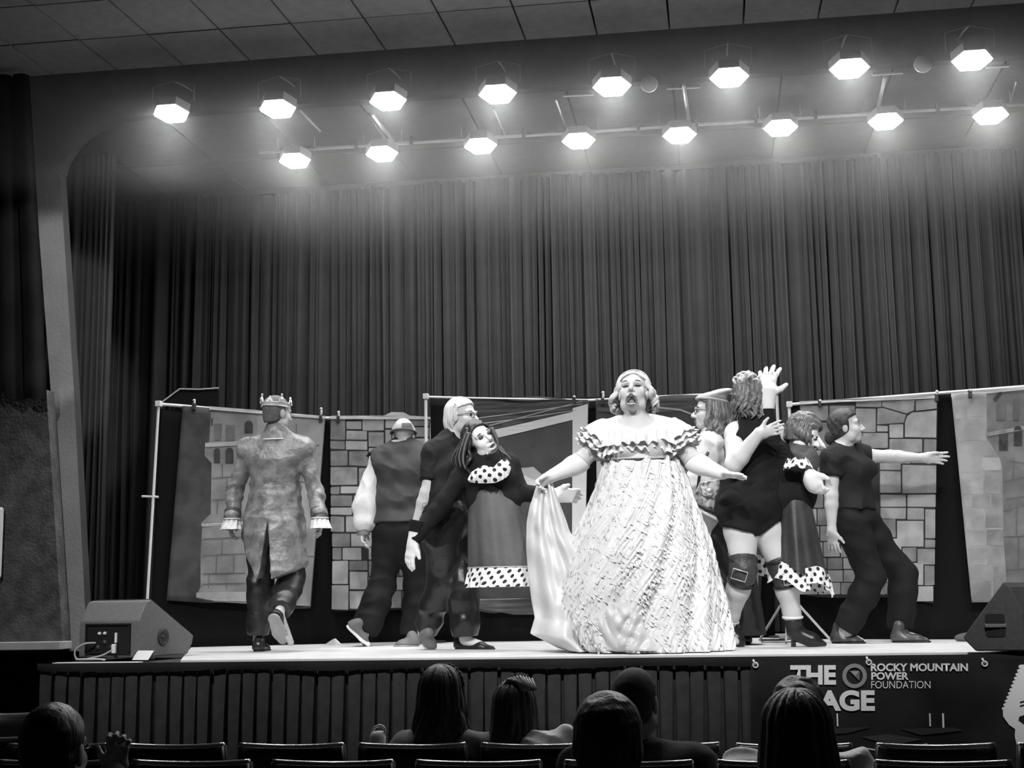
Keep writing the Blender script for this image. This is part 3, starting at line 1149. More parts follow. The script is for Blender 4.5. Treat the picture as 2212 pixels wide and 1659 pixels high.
# lower sleeve cuffs in darker satin and lace
M_satin = mat('dark_satin', 0.06, 0.35, 0.10, 12, bump=.1)
M_lace = mat('white_lace', 0.8, 0.8, 0.6, 60, 0.5, 120)
for a, hn in (('l', hl_), ('r', hr_)):
    d = nrm(J['w' + a] - J['e' + a])
    F = Field(J['w' + a] - .12, J['w' + a] + .12, .006)
    F.cone(J['w' + a] - d * .05, J['w' + a] + d * .005, .058, .060, .01)
    F.cut(J['w' + a] + d * .012, d)
    F.cut(J['w' + a] - d * .055, -d)
    F.build('cuff', M_satin, g)
    MB().tube([J['w' + a] + d * .012 + .058 * (np.array((math.cos(q), math.sin(q), 0))) for q in np.linspace(0, 6.28, 25)[:-1]], .005, 6, closed=True).build('cuff_braid', M_lace, g, True)
    m = MB()
    n_ = 60
    G = np.array([[J['w' + a] + d * (.01 + .028 * j) + (.048 + .007 * j + .008 * math.sin(q * 9 + j)) * np.array((math.cos(q), math.sin(q), 0)) for q in np.linspace(0, 2 * np.pi, n_)[:-1]] for j in range(4)])
    m.grid(G, closed_u=True).build('lace_ruffle', M_lace, g, True)
# collar with pale piping
cc = P(597, 939, Yk)
def col_(q, j): return cc + np.array(((.070 + .017 * j) * math.cos(q), -.008 + (.068 + .017 * j) * math.sin(q), .040 - .028 * j - .008 * j * j * .5 + .010 * math.sin(q)))
G = np.array([[col_(q, j) for q in np.linspace(-np.pi - .75, .75, 36)] for j in (0, .5, 1, 1.5, 2)])
cl_ = MB().grid(G).build('collar', M_brocade, g, True)
MB().tube(G[4], .006, 6).build('collar_piping', M_lace, cl_, True)


def trousers(F, J, g=1.0, dr=.014, loose=.012, t1=1.93):
    sv = nrm(J['hr'] - J['hl'])
    F.cone(J['pelvis'] + (0, 0, .05), J['pelvis'] - (0, 0, .03), .105 * g + dr, .118 * g + dr, .05, side=sv, wf=1.38)
    for a in 'lr':
        leg_sdf(F, J, a, g, dr, 0, t1, loose=loose)
        F.cone(J['pelvis'] - (0, 0, .02), J['h' + a], .10 * g + dr, .095 * g + dr, .05)
    for a in 'lr':
        d = nrm(J['a' + a] - J['k' + a])
        e = lerp(J['k' + a], J['a' + a], t1 - 1)
        F.cut(e, d, e - np.array((.10, .14, .13)), e + np.array((.10, .14, .13)))


M_satin2 = mat('trouser_satin', 0.012, 0.36, 0.028, 10, bump=.15, bscale=30)
garment(J, lambda F: trousers(F, J, 1.0, .016, .014), M_satin2, 'trousers', t, .009, (.010, 17, 2), pts=[J[k_] for k_ in ('pelvis', 'hl', 'hr', 'kl', 'kr', 'al', 'ar')])
M_sole = mat('shoe_sole', 0.30, 0.7, 0.36, 20)
hz = PZ(556, 1408, STAGE_Z)
shoe('shoe', hz + (0, .0, 0), hz + (-.02, .27, 0), mat('polished_shoe', 0.03, 0.15), t, sole=M_black, sole_t=.012)
# lifted shoe: sole faces the audience
hl = P(588, 1328, Yk - .36)
tl = P(612, 1392, Yk - .22)
s_ = shoe('shoe', hl, tl, M_satin2, t, up=np.array((.05, 1, .45)), wd=.046, sole=M_sole, sole_t=.02, hgt=.06)

# crown (worn): band, points and jewels
cr = thing('crown', 'silver crown with jewelled points worn on the short-haired man', 'crown', P(602, 875, Yk))
cM = hM
cc = hd[0] + hM @ np.array((0, -.018, .052))
ring = lambda a, z, r=1.0: cc + cM @ np.array((.090 * r * math.sin(a), .106 * r * math.cos(a), z))
G = np.array([[ring(a, z, 1.0 + z * 1.2) for a in np.linspace(0, 2 * np.pi, 49)[:-1]] for z in (-.012, .0, .012)])
m = MB().grid(G, closed_u=True)
G2 = np.array([[ring(a, z, .97 + z * 1.2) for a in np.linspace(0, 2 * np.pi, 49)[:-1]] for z in (.012, -.012)])
m.grid(G2, closed_u=True)
m.tube([ring(a, -.012, 1.0) for a in np.linspace(0, 2 * np.pi, 49)[:-1]], .004, 6, closed=True)
m.tube([ring(a, .012, 1.02) for a in np.linspace(0, 2 * np.pi, 49)[:-1]], .003, 6, closed=True)
m.build('band', M_crown, cr, True)
for i in range(8):
    a = i * np.pi / 4 + .15
    tall = .055 if i % 2 == 0 else .035
    c0 = ring(a, .010, 1.02)
    up = cM[:, 2]
    sd = nrm(ring(a + .1, 0) - ring(a - .1, 0))
    poly = [c0 - sd * .026, c0 + sd * .026, c0 + sd * .016 + up * tall * .5, c0 + up * tall, c0 - sd * .016 + up * tall * .5]
    o = MB().prism(poly, nrm(c0 - cc) * .005).build('point', M_crown, cr)
    ball = c0 + up * tall
    MB().lathe([(.0005, -.008), (.006, -.005), (.008, 0), (.006, .005), (.0005, .008)], ball, up, 10).build('bead', M_crown, o, True)
    MB().lathe([(.001, .010), (.008, .007), (.012, 0)], c0 + up * tall * .42 + nrm(c0 - cc) * .004, nrm(c0 - cc), 8).build('jewel', M_white, o)
# ------------------------------------------------------------------ man in waistcoat and cap, seen from behind
Yc = 10.05
M_vest = mat('waistcoat_cloth', 0.026, 0.7, 0.045, 10, bump=.12)
M_cap1 = mat('cap_pale', 0.42, 0.8)
M_cap2 = mat('cap_grey', 0.09, 0.8)
M_shirt_w = mat('white_shirt', 0.72, 0.8, 0.66, 20, 0.1, 60)
t = thing('person', 'man in dark waistcoat, puffed white sleeves and panelled cap walking away beside the stone backdrop', 'person', P(870, 1393, Yc))
J = JP(Yc, neck=(870, 966), pelvis=(868, 1138), sl=(818, 1000), sr=(925, 1000), el=(790, 1075, -.02), er=(945, 1080, .05), wl=(785, 1140, -.08), wr=(950, 1140, .1),
       hl=(845, 1150), hr=(892, 1150), kl=(825, 1268, -.02), kr=(902, 1268, .08), al=(785, 1368, -.10), ar=(893, 1374, .06), tl=(790, 1392, .06), tr=(870, 1392, 0))
hM = frame((-.1, 1, -.18))
hd = (P(872, 938, Yc), hM, .95)
hl_ = dict(w=J['wl'], d=(0, -.15, -1), t=(.1, .9, 0), right=False, curl=.5)
body('b', J, hd, M_skin, t, 1.05, (hl_,))
sh = garment(J, lambda F: (torso_sdf(F, J, 1.05, .008), [arm_sdf(F, J, a, 1, .018, 0, 1.0) for a in 'lr'],
                           [(F.cone(lerp(J['s' + a], J['e' + a], .3), lerp(J['e' + a], J['w' + a], .3), .062, .088, .03), F.cone(lerp(J['e' + a], J['w' + a], .3), lerp(J['e' + a], J['w' + a], .8), .088, .082, .03)) for a in 'lr']),
             M_shirt_w, 'shirt', t, .009, (.011, 24, 4))
F = Field(J['wl'] - .1, J['wl'] + .1, .006)
F.cone(J['wl'] + (0, 0, .04), J['wl'] - (0, 0, .06), .040, .050, .01)
F.cut(J['wl'] - (0, 0, .055), (0, 0, -1))
F.build('cuff', mat('cuff_grey', .2, .8), sh)


def vest(F):
    torso_sdf(F, J, 1.08, .036)
    F.cone(J['pelvis'] + (0, 0, .02), J['pelvis'] + (0, 0, .05), .15, .13, .03, side=(1, 0, 0), wf=1.25)
    F.cut(J['pelvis'] + (0, 0, .03), (0, 0, -1))
    for a, s_ in (('l', -1), ('r', 1)):
        F.ell(J['s' + a] + np.array((s_ * .055, 0, -.03)), (.060, .12, .105), None, .01, 'sub')


garment(J, vest, M_vest, 'waistcoat', t, .0085, (.007, 20, 9))
MB().tube([P(870, 955, Yc) + np.array((.075 * math.cos(q), .06 * math.sin(q) - .01, .004 * math.sin(q))) for q in np.linspace(0, 6.28, 25)[:-1]], .017, 8, closed=True).build('shirt_collar', M_shirt_w, t, True)
garment(J, lambda F: trousers(F, J, 1.06, .022, .030, 1.98), M_blk2, 'trousers', t, .009, (.008, 17, 3), pts=[J[k_] for k_ in ('pelvis', 'hl', 'hr', 'kl', 'kr', 'al', 'ar')])
# cap of six panels with button
cap = thing('cap', 'round panelled cap in pale and grey cloth on the man in the waistcoat', 'cap', P(872, 925, Yc))
c0 = P(872, 935, Yc)
for i in range(6):
    G = np.array([[c0 + hM @ (np.array((.096 * math.sin(u) * math.cos(v), -.015 + .108 * math.sin(u) * math.sin(v), .0 + .092 * math.cos(u))) * .95) for v in np.linspace(i * np.pi / 3 + .5, (i + 1) * np.pi / 3 + .5, 8)] for u in np.linspace(.02, 1.65, 9)])
    MB().grid(G).build('cap_panel', M_cap1 if i % 2 else M_cap2, cap, True)
MB().tube([c0 + hM @ np.array((.094 * math.cos(q), -.015 + .106 * math.sin(q), -.006)) for q in np.linspace(0, 6.28, 37)[:-1]], .008, 6, closed=True).build('cap_band', M_cap2, cap, True)
MB().lathe([(.001, .006), (.01, .003), (.012, -.004)], c0 + hM @ np.array((0, -.015, .086)), hM[:, 2], 10).build('cap_button', M_cap1, cap, True)
M_canvas = mat('canvas_shoe', 0.35, 0.8)
toe = PZ(797, 1397, STAGE_Z)
shoe('shoe', P(748, 1352, toe[1] - .05), toe + (0, 0, .0), mat('grey_shoe', .12, .7), t, up=(.75, -.1, .66), sole=M_white, sole_t=.024)
hz = PZ(905, 1396, STAGE_Z)
shoe('shoe', hz, PZ(850, 1397, STAGE_Z) + (0, .0, 0), mat('grey_shoe2', .15, .7), t, sole=M_sole, sole_t=.012)

# ------------------------------------------------------------------ blonde woman in black carrying the first puppet
Yb = 9.15
M_blond = mat('blond_hair', 0.62, 0.5, 0.78, 40, 0.2, 90, stretch=(1, 1, .15))
t = thing('person', 'fair-haired woman in glasses and black clothes hugging the dark-haired puppet', 'person', P(975, 1402, Yb))
J = JP(Yb, neck=(972, 948), pelvis=(968, 1120), sr=(942, 978, -.05), sl=(1000, 985, .16), er=(922, 1068, -.13), wr=(897, 1140, -.12), el=(1030, 1060, .15), wl=(1060, 1010, .08),
       hr=(952, 1140, -.08), hl=(985, 1140, .08), kr=(958, 1262, .0), kl=(1000, 1262, .0), ar=(915, 1362, .10), al=(1005, 1376, .0), tr=(925, 1392, .1), tl=(1055, 1398, -.02), chest=(972, 1015), waist=(970, 1065))
hM = frame((.93, -.37, .05), (.05, 0, 1))
hd = (P(1000, 900, Yb), hM, 1.0)
hr_ = dict(w=J['wr'], d=(-.12, 0, -1), t=(.9, -.3, -.1), right=True, curl=.35, thumb=.5)
body('b', J, hd, M_skin, t, 1.12, (hr_,), ga=1.15)
eyes(hd, t, bm=M_blond)
lips(hd, t)
glasses(hd, t)
hair_cap(hd, M_blond, t, .010, .045, -.045, 7, amp=.004, freq=70)
strands(hd, M_blond, t, 34, .14, (1.75, 4.6), .006, 2, .014, .01, 3, 'hair', curl_end=.03)
MB().tube([hd[0] + hM @ np.array((.09 * math.cos(q), -.005, .037 + .096 * math.sin(q))) for q in np.linspace(.35, 2.8, 20)], .007, 8).build('headband', M_white, t, True)
M_tee = mat('black_tee', 0.010, 0.8, 0.016, 10, spec=.3, bump=.15, bscale=50)


def tee(F):
    torso_sdf(F, J, 1.14, .018)
    F.cone(J['pelvis'], J['pelvis'] - (0, 0, .02), .13, .14, .03, side=(0, 1, 0), wf=1.3)
    F.cut(J['pelvis'] - (0, 0, .03), (0, 0, -1))


g = garment(J, tee, M_tee, 'tee_shirt', t, .0085, (.010, 19, 11))
sleeve(J, 'r', M_tee, g, 1.15, .024, .70, 11)
sleeve(J, 'l', M_tee, g, 1.15, .020, .70, 12)
M_drape = mat('draped_trouser', 0.009, 0.36, 0.016, 8, bump=.1)
garment(J, lambda F: trousers(F, J, 1.12, .03, .010, 1.97), M_drape, 'trousers', t, .009, (.013, 15, 13), pts=[J[k_] for k_ in ('pelvis', 'hl', 'hr', 'kl', 'kr', 'al', 'ar')])
# forearm drawing (outlined flower tattoo)
e, w_ = J['er'], J['wr']
c = lerp(e, w_, .30)
ax = nrm(w_ - e)
r_ = .0505
tat = MB()
def on_arm(u, v):
    a = -1.2 + u / r_
    n_ = np.array((math.cos(a), math.sin(a), 0))
    n_ = nrm(n_ - ax * n_.dot(ax))
    return c + ax * v + n_ * (r_ + .0015)
for uc, vc, rr in ((0, 0, .012), (.016, -.012, .010), (.012, .014, .010)):
    tat.tube([on_arm(uc + rr * math.cos(q), vc + rr * math.sin(q) * 1.2) for q in np.linspace(0, 6.28, 15)[:-1]], .0012, 5, closed=True)
tat.tube([on_arm(-.012, .03), on_arm(-.004, .012)], .0012, 5)
tat.tube([on_arm(.004, .038), on_arm(.003, .014)], .0012, 5)
tat.build('tattoo', mat('tattoo_ink', .15, .7), t)
hz = PZ(985, 1402, STAGE_Z)
shoe('shoe', hz, PZ(1068, 1403, STAGE_Z), M_shoe_b, t, sole=M_black, sole_t=.01, hgt=.095)
toe = PZ(938, 1404, STAGE_Z)
shoe('shoe', P(910, 1372, toe[1] + .03), toe, mat('grey_slipper', .12, .6), t, up=(-.55, 0, .85), sole=M_sole, sole_t=.012, hgt=.085)

# ------------------------------------------------------------------ life-size puppets: helpers
M_mask = mat('mask_white', 0.82, 0.35)
M_mask_sh = mat('mask_paint_dark', 0.09, 0.5)
M_dot = dots_mat('polka_dot', 0.84, 0.01, 22.0, .27)
M_dress = mat('dress_cloth', 0.075, 0.6, 0.10, 5, bump=.15, bscale=30)
M_bhair = mat('black_hair', 0.012, 0.45, 0.03, 40, stretch=(1, 1, .15), bump=.2)


def skirt_surf(c_top, c_bot, rt, rb, n=120, nv=26, folds=9, amp=.05, seed=0, bulge=0.0, hem=None, th0=0.0):
    """bell skirt: centres, (rx,ry) top and bottom; folds deepen towards the hem"""
    rg = random.Random(seed)
    ph = [rg.uniform(0, 6.28) for _ in range(4)]
    G = np.zeros((nv, n, 3))
    UV = np.zeros((nv, n, 2))
    for j in range(nv):
        f = j / (nv - 1)
        c = lerp(c_top, c_bot, f)
        e = f ** (1 - bulge) if bulge < 1 else f
        rx = rt[0] + (rb[0] - rt[0]) * e
        ry = rt[1] + (rb[1] - rt[1]) * e
        for i in range(n):
            a = 2 * np.pi * i / n + th0
            k = 1 + amp * min(1, f * 1.3) * (math.sin(folds * a + ph[0] + .8 * math.sin(2 * a + ph[1])) + .5 * math.sin((folds * 2 - 1) * a + ph[2]))
            dz = hem(a) * f if hem else 0
            G[j, i] = (c[0] + rx * k * math.cos(a), c[1] + ry * k * math.sin(a), c[2] + dz)
            UV[j, i] = (a * (rx + ry) * .5, G[j, i, 2])
    return G, UV


# ------------------------------------------------------------------ first puppet: black hair, white mask
Yp = 8.95
t = thing('puppet', 'life-size puppet with white mask, long black hair and a grey skirt with dotted trim', 'puppet', P(1060, 1250, Yp))
J = JP(Yp, neck=(1055, 985), pelvis=(1065, 1080), sr=(1012, 1005, -.02), sl=(1098, 1005, .02), el=(1130, 1066, .02), wl=(1195, 1068, -.02), er=(958, 1085, -.12), wr=(893, 1168, -.20),
       hl=(1075, 1090), hr=(1050, 1090), chest=(1058, 1025), waist=(1060, 1060))
hM = frame((.52, -.82, .22), (-.62, .0, .85))
hd = (P(1038, 950, Yp - .03), hM, 1.02)
A = pts_of(J)
F = Field(A.min(0) - .2, A.max(0) + np.array((.1, .1, .3)), .0095, [(hd[0] - .12, hd[0] + .13, .0045)])
torso_sdf(F, J, .95, .0, bust=1.0, fwd=(.3, -.95, 0))
for a in 'lr': arm_sdf(F, J, a, .85, .0)
F.cone(hd[0] + hM @ np.array((0, -.02, -.08)), J['neck'], .045, .05, .03)
head_sdf(F, *hd, mouth=0.15, ears=False, nose=2.0)
F.build('body', M_mask, t)
# painted mask features
eyes(hd, t, brow=True)
for sx in (-1, 1):
    MB().lathe([(.001, .019), (.013, .0155), (.019, .006)], hd[0] + hM @ np.array((sx * .033, .0735, .006)), hM[:, 1], 16).build('eye_shadow', M_mask_sh, t, True)
lips(hd, t, M_mask_sh)
o = MB().tube([hd[0] + hM @ np.array((.05 + .012 * math.sin(q), .055, -.05 + .028 * q)) for q in np.linspace(-1, 1.2, 8)], [.003, .006, .009, .010, .009, .007, .005, .003], 8, flat=.4).build('cheek_shade', mat('mask_shade', .4, .5), t, True)
hair_cap(hd, M_bhair, t, .018, .05, -.06, 17, amp=.006, freq=50)
strands(hd, M_bhair, t, 46, .22, (1.1, 5.1), .018, 2.5, .015, .06, 5, 'hair')


def pdress(F):
    torso_sdf(F, J, .98, .014, bust=1.0, fwd=(.3, -.95, 0))
    arm_sdf(F, J, 'l', .85, .014, 0, 1.95)
    arm_sdf(F, J, 'r', .85, .02, 0, 1.95)


m = MB()
for k_, (pth, dy) in enumerate((([(1062, 925), (1074, 950), (1080, 972), (1096, 984), (1104, 994)], -.10), ([(1066, 935), (1078, 962), (1090, 978), (1092, 996)], -.08), ([(1060, 930), (1076, 958), (1082, 985), (1078, 1000)], -.06), ([(1012, 925), (1000, 955), (992, 985), (996, 1012)], -.10), ([(1008, 930), (994, 960), (984, 990), (986, 1008)], -.08), ([(1014, 935), (1004, 965), (1000, 995), (1006, 1015)], -.12), ([(1006, 940), (990, 965), (978, 985), (974, 1002)], -.06))):
    q_ = smooth_path([P(x, y, Yp + dy - .02 * i_) for i_, (x, y) in enumerate(pth)])
    m.tube(q_, [.019 * (1.05 - .8 * i_ / len(q_)) for i_ in range(len(q_))], 8, flat=.6)
m.build('hair', M_bhair, t, True)
bod = garment(J, pdress, M_blk, 'bodice', t, .0085, (.004, 20, 21))
# dotted neck ruffle standing off the chest, wavy like the photograph
G, UV = [], []
top = [(1010, 1035), (1018, 1020), (1030, 1012), (1045, 1005), (1056, 1007), (1066, 1010), (1075, 1000), (1085, 992), (1094, 990), (1101, 1000)]
bot = [(1014, 1042), (1022, 1043), (1034, 1044), (1046, 1044), (1058, 1044), (1070, 1043), (1082, 1038), (1092, 1033), (1099, 1026), (1104, 1012)]
for j in range(7):
    row, ru = [], []
    for i in range(46):
        s_ = i / 45 * 9
        i0 = min(int(s_), 8)
        ff = s_ - i0
        a = lerp(lerp(top[i0], top[i0 + 1], ff), lerp(bot[i0], bot[i0 + 1], ff), j / 6)
        bulge = math.sin(math.pi * i / 45)
        p = P(a[0], a[1], Yp - .13 - .10 * bulge - .012 * math.sin(i * 1.3 + j * .4) - .02 * math.sin(math.pi * j / 6))
        row.append(p)
        ru.append((p[0], p[2]))
    G.append(row)
    UV.append(ru)
MB().grid(np.array(G), np.array(UV)).build('dotted_ruffle', M_dot, bod, True, uv=True)
c1_, c2_ = P(1062, 1050, Yp), P(1086, 1236, Yp)
G, UV = skirt_surf(c1_, c2_, (.125, .12), (.215, .21), 120, 26, 7, .035, 4, .45)
skt = MB().grid(G, UV, True).build('skirt', M_dress, t, True)
G2, UV2 = skirt_surf(c2_ + (0, 0, .03), c2_ - (0, 0, .095), (.226, .221), (.240, .235), 160, 8, 16, .035, 9)
MB().grid(G2, UV2, True).build('dotted_trim', M_dot, skt, True, uv=True)
MB().tube(G2[0][:, :], .004, 5, closed=True).build('trim_piping', mat('piping_grey', .45, .7), skt, True)
for a, d, tt, rt_, cu in (('l', (1, -.05, -.10), (.1, -.2, .9), False, .14), ('r', (-.22, -.05, -1), (.7, -.6, 0), True, .28)):
    q = J['w' + a]
    F = Field(q - .28, q + .28, .0055)
    d_ = nrm(d)
    F.cone(q - d_ * .09, q + d_ * .01, .046, .036, .02)
    hand_sdf(F, q + d_ * .005, d, tt, rt_, 1.12, cu, .06, .5, 1.22, .012)
    F.cut(q - d_ * .085, -d_)
    F.build('glove', M_glove, t)
    F = Field(q - .2, q + .2, .006)
    F.cone(q - d_ * .13, q - d_ * .05, .050, .050, .01)
    F.cut(q - d_ * .13, -d_)
    F.cut(q - d_ * .055, d_)
    F.build('cuff', M_blk, bod)
MB().lathe([(.001, -.010), (.008, -.006), (.010, 0), (.008, .006), (.001, .010)], P(1053, 980, Yp - .14), (0, 0, 1), 10).build('pendant', M_metal, t, True)
# ------------------------------------------------------------------ princess in the white gown
Yr = 8.66
M_gown = mat('white_gown', 0.83, 0.62, 0.74, 30, 0.15, 60, sheen=.1)
M_gown2 = mat('gown_satin', 0.74, 0.38, 0.66, 10, 0.08, 20)
M_phair = mat('fair_hair', 0.42, 0.5, 0.60, 40, .2, 80, stretch=(1, 1, .2))
t = thing('person', 'singing woman in a huge white ruffled gown and long gloves lifting her skirt', 'person', P(1385, 1404, Yr))
J = JP(Yr, neck=(1377, 918), pelvis=(1388, 1080), sr=(1308, 940, 0), sl=(1452, 938, 0), er=(1252, 1000, -.04), wr=(1196, 1026, -.12), el=(1502, 1000, -.05), wl=(1556, 1022, -.14),
       hr=(1352, 1100), hl=(1424, 1100), kr=(1352, 1250), kl=(1424, 1250), ar=(1352, 1370), al=(1424, 1370), chest=(1382, 955), waist=(1384, 1000))
hM = frame((-.06, -.93, .34), (.0, .2, 1))
hd = (P(1368, 847, Yr - .03), hM, 1.10)
hr_ = dict(w=J['wr'], d=(-.75, -.2, -.45), t=(.1, -.5, .7), right=True, curl=.9, thumb=.3)
hl_ = dict(w=J['wl'], d=(.93, -.25, -.20), t=(-.1, -1, .25), right=False, curl=.05, spread=.2, thumb=.8)
body('b', J, hd, M_skin, t, 1.28, (hr_, hl_), mouth=1.3, ears=True, ga=1.35)
eyes(hd, t, closed=True)
for sx in (-1, 1):
    MB().lathe([(.0001, .0170), (.011, .0150), (.0200, .005)], hd[0] + hM @ np.array((sx * .0352, .0775, .001)), hM[:, 1], 20).build('eyelid', mat('lid_paint', .22, .6), t, True)
lips(hd, t, M_lip, 1.3)
c, M, s = hd
L = lambda x, y, z: c + M @ (np.array((x, y, z)) * s)
MB().lathe([(.001, .004), (.020, .003), (.029, -.006), (.022, -.02)], L(0, .070, -.094), M[:, 1], 20).build('mouth_inside', M_mouth, t, True)
for z in (-.069, -.122):
    MB().tube([L(.019 * q, .090 - .008 * q * q, z) for q in np.linspace(-1, 1, 9)], .0045, 6, flat=.8).build('teeth', M_teeth, t, True)
MB().lathe([(.001, .006), (.012, .004), (.016, -.004)], L(0, .079, -.104), M[:, 1], 14).build('tongue', mat('tongue', .25, .5), t, True)
hair_cap(hd, M_phair, t, .007, .045, -.03, 27, amp=.006, freq=55, fringe=.082)
strands(hd, M_phair, t, 60, .125, (1.22, 5.06), .022, 3.4, .017, .095, 15, 'hair', curl_end=.02)
MB().tube([L(.092 * math.cos(q), .012, .045 + .092 * math.sin(q)) for q in np.linspace(.2, 2.94, 24)], .004, 6).build('hairband', M_phair, t, True)
# necklace collar
nk = P(1378, 905, Yr)
MB().tube([nk + np.array((.088 * math.sin(q), -.085 * math.cos(q) + .01, -.03 - .035 * math.cos(q))) for q in np.linspace(-2.2, 2.2, 25)], .0045, 6).build('necklace', M_metal, t, True)


def bodice(F):
    torso_sdf(F, J, 1.30, .018, bust=1.35, fwd=(0, -1, 0))
    F.ell(J['neck'] + np.array((0, -.10, .045)), (.11, .12, .085), None, .02, 'sub')
    F.cut(P(1384, 1045, Yr), (0, 0, -1))


bod = garment(J, bodice, M_gown, 'bodice', t, .0085, (.004, 24, 31))
# gathered yoke ruffle round the bust
rg = random.Random(9)


def ruffle(c, rx, ry, z0, drop, n=220, waves=26, amp=.018, nv=7, a0=0, a1=2 * np.pi, flare=.05, seed=3, jag=.012):
    r_ = random.Random(seed)
    jg = np.convolve([r_.uniform(-1, 1) for _ in range(n + 6)], np.ones(7) / 3.2, 'valid')
    G = np.zeros((nv, n, 3))
    for j in range(nv):
        f = j / (nv - 1)
        for i in range(n):
            a = a0 + (a1 - a0) * i / (n - 1)
            w_ = math.sin(waves * a + 1.3 * math.sin(3 * a)) * amp * f
            r = 1 + 0.0
            G[j, i] = (c[0] + (rx + flare * f + w_) * math.cos(a), c[1] + (ry + flare * f + w_) * math.sin(a), z0 - drop * f + jag * jg[i] * f + .010 * math.cos(waves * a) * f)
    return G


cb = P(1382, 950, Yr)
MB().grid(ruffle(cb + (0, -.015, 0), .235, .20, P(1382, 935, Yr)[2], .085, flare=.03)).build('bust_ruffle', M_gown, bod, True)
MB().grid(ruffle(cb + (0, -.01, 0), .238, .185, P(1382, 952, Yr)[2], .085, flare=.022, waves=31, seed=8, jag=.02, amp=.012)).build('bust_ruffle', M_gown, bod, True)
z_s = P(1384, 985, Yr)[2]
G = np.array([[(cb[0] + (.222 + .004 * j) * math.cos(a), cb[1] + (.172 + .004 * j) * math.sin(a), z_s + .03 - .02 * j) for a in np.linspace(0, 2 * np.pi, 61)[:-1]] for j in range(4)])
MB().grid(G, closed_u=True).build('sash', mat('sash_satin', .5, .4), bod, True)
# puffed sleeves with frilled edge
for a, s_ in (('r', -1), ('l', 1)):
    S, E = J['s' + a], J['e' + a]
    d = nrm(E - S)
    F = Field(S - .22, S + .22, .0075)
    F.ell(S + d * .035 + np.array((0, 0, .025)), (.108, .105, .098), None, .03)
    F.cone(S, S + d * .10, .08, .095, .03)
    F.wrinkle(.012, 26, 40 + s_)
    F.cut(S + d * .125, d)
    pf = F.build('puff_sleeve', M_gown, bod)
    u = nrm(np.cross(d, (0, 1, 0)))
    v = np.cross(d, u)
    for b_, (off, rr, ln) in enumerate(((.095, .085, .045), (.07, .098, .04), (.04, .108, .035))):
        G = np.array([[S + d * (off + ln * f) + (u * math.cos(q) + v * math.sin(q)) * (rr + .03 * f + .014 * f * math.sin(17 * q + b_)) + d * .008 * math.sin(9 * q + b_) * f for q in np.linspace(0, 2 * np.pi, 121)[:-1]] for f in (0, .35, .7, 1)])
        MB().grid(G, closed_u=True).build('sleeve_frill', M_gown, pf, True)
# long gloves from the elbow
for a, hn, rt_ in (('r', hr_, True), ('l', hl_, False)):
    E, W = J['e' + a], J['w' + a]
    F = Field(np.minimum(E, W) - .22, np.maximum(E, W) + .22, .008, [(W - .13, W + .13, .0048)])
    arm_sdf(F, J, a, 1.35, .005, .93, 2.0)
    h2 = dict(hn)
    hand_sdf(F, r=1.14, **h2)
    d = nrm(E - J['s' + a])
    F.cut(lerp(E, J['s' + a], .10), -d)
    F.build('long_glove', M_glove, t)
    e = lerp(E, J['s' + a], .10)
    u = nrm(np.cross(d, (0, 1, 0)))
    v = np.cross(d, u)
    MB().tube([e + .0635 * (u * math.cos(q) + v * math.sin(q)) for q in np.linspace(0, 2 * np.pi, 25)[:-1]], .003, 6, closed=True).build('glove_hem', mat('glove_seam', .5, .7), t, True)

# the bell skirt: outline traced front-on, folds running diagonally, heavily gathered
prof = [(975, 1308, 1462), (1000, 1302, 1470), (1050, 1288, 1488), (1100, 1270, 1505), (1160, 1240, 1524), (1220, 1215, 1541), (1280, 1196, 1556), (1340, 1192, 1570), (1380, 1220, 1580), (1408, 1246, 1586)]
ry0 = [.17, .19, .25, .31, .37, .42, .46, .49, .51, .52]
pv = np.array([p_[0] for p_ in prof])
NV, NU = 170, 420
rgn = np.random.default_rng(5)
G = np.zeros((NV, NU, 3))
fr = np.linspace(0, 1, NV)
yy = pv[0] + (pv[-1] - pv[0]) * fr
xl = np.interp(yy, pv, [p_[1] for p_ in prof])
xr = np.interp(yy, pv, [p_[2] for p_ in prof])
ryy = np.interp(yy, pv, ry0)
TH = np.linspace(0, 2 * np.pi, NU, endpoint=False)
Ac = np.array([P((a + b) / 2, y, Yr + .02) for a, b, y in zip(xl, xr, yy)])
rx = np.array([np.linalg.norm(P(b, y, Yr + .02) - P(a, y, Yr + .02)) / 2 for a, b, y in zip(xl, xr, yy)])
Ac[:, 2] = np.maximum(Ac[:, 2], STAGE_Z + .012)
FF, TT = np.meshgrid(fr, TH, indexing='ij')
# diagonal pleats: phase drifts with height so they sweep from upper left to lower right
sweep = TT + 0.95 * FF
pl = np.sin(13 * sweep + 1.1 * np.sin(3 * sweep + 1)) * .5 + .32 * np.sin(23 * sweep + 2 * np.sin(2 * TT) + 2.1)
small = np.zeros_like(pl)
for o in range(9):
    k1, k2 = rgn.uniform(16, 70), rgn.uniform(18, 60)
    small += np.sin(k1 * sweep + k2 * FF + rgn.uniform(0, 6) + 1.5 * np.sin(rgn.uniform(5, 14) * FF + rgn.uniform(2, 7) * TT))
small = np.abs(small / 3) - .5
dis = pl * (.012 + .030 * FF) + small * (.004 + .007 * FF)
G[:, :, 0] = Ac[:, None, 0] + (rx[:, None] + dis) * np.cos(TT)
G[:, :, 1] = Ac[:, None, 1] + (ryy[:, None] + dis * 1.3) * np.sin(TT)
G[:, :, 2] = Ac[:, None, 2] + small * .004
G[-1, :, 2] = STAGE_Z + .006
m = MB()
Vv = G.reshape(-1, 3)
jj, ii = np.meshgrid(np.arange(NV - 1), np.arange(NU), indexing='ij')
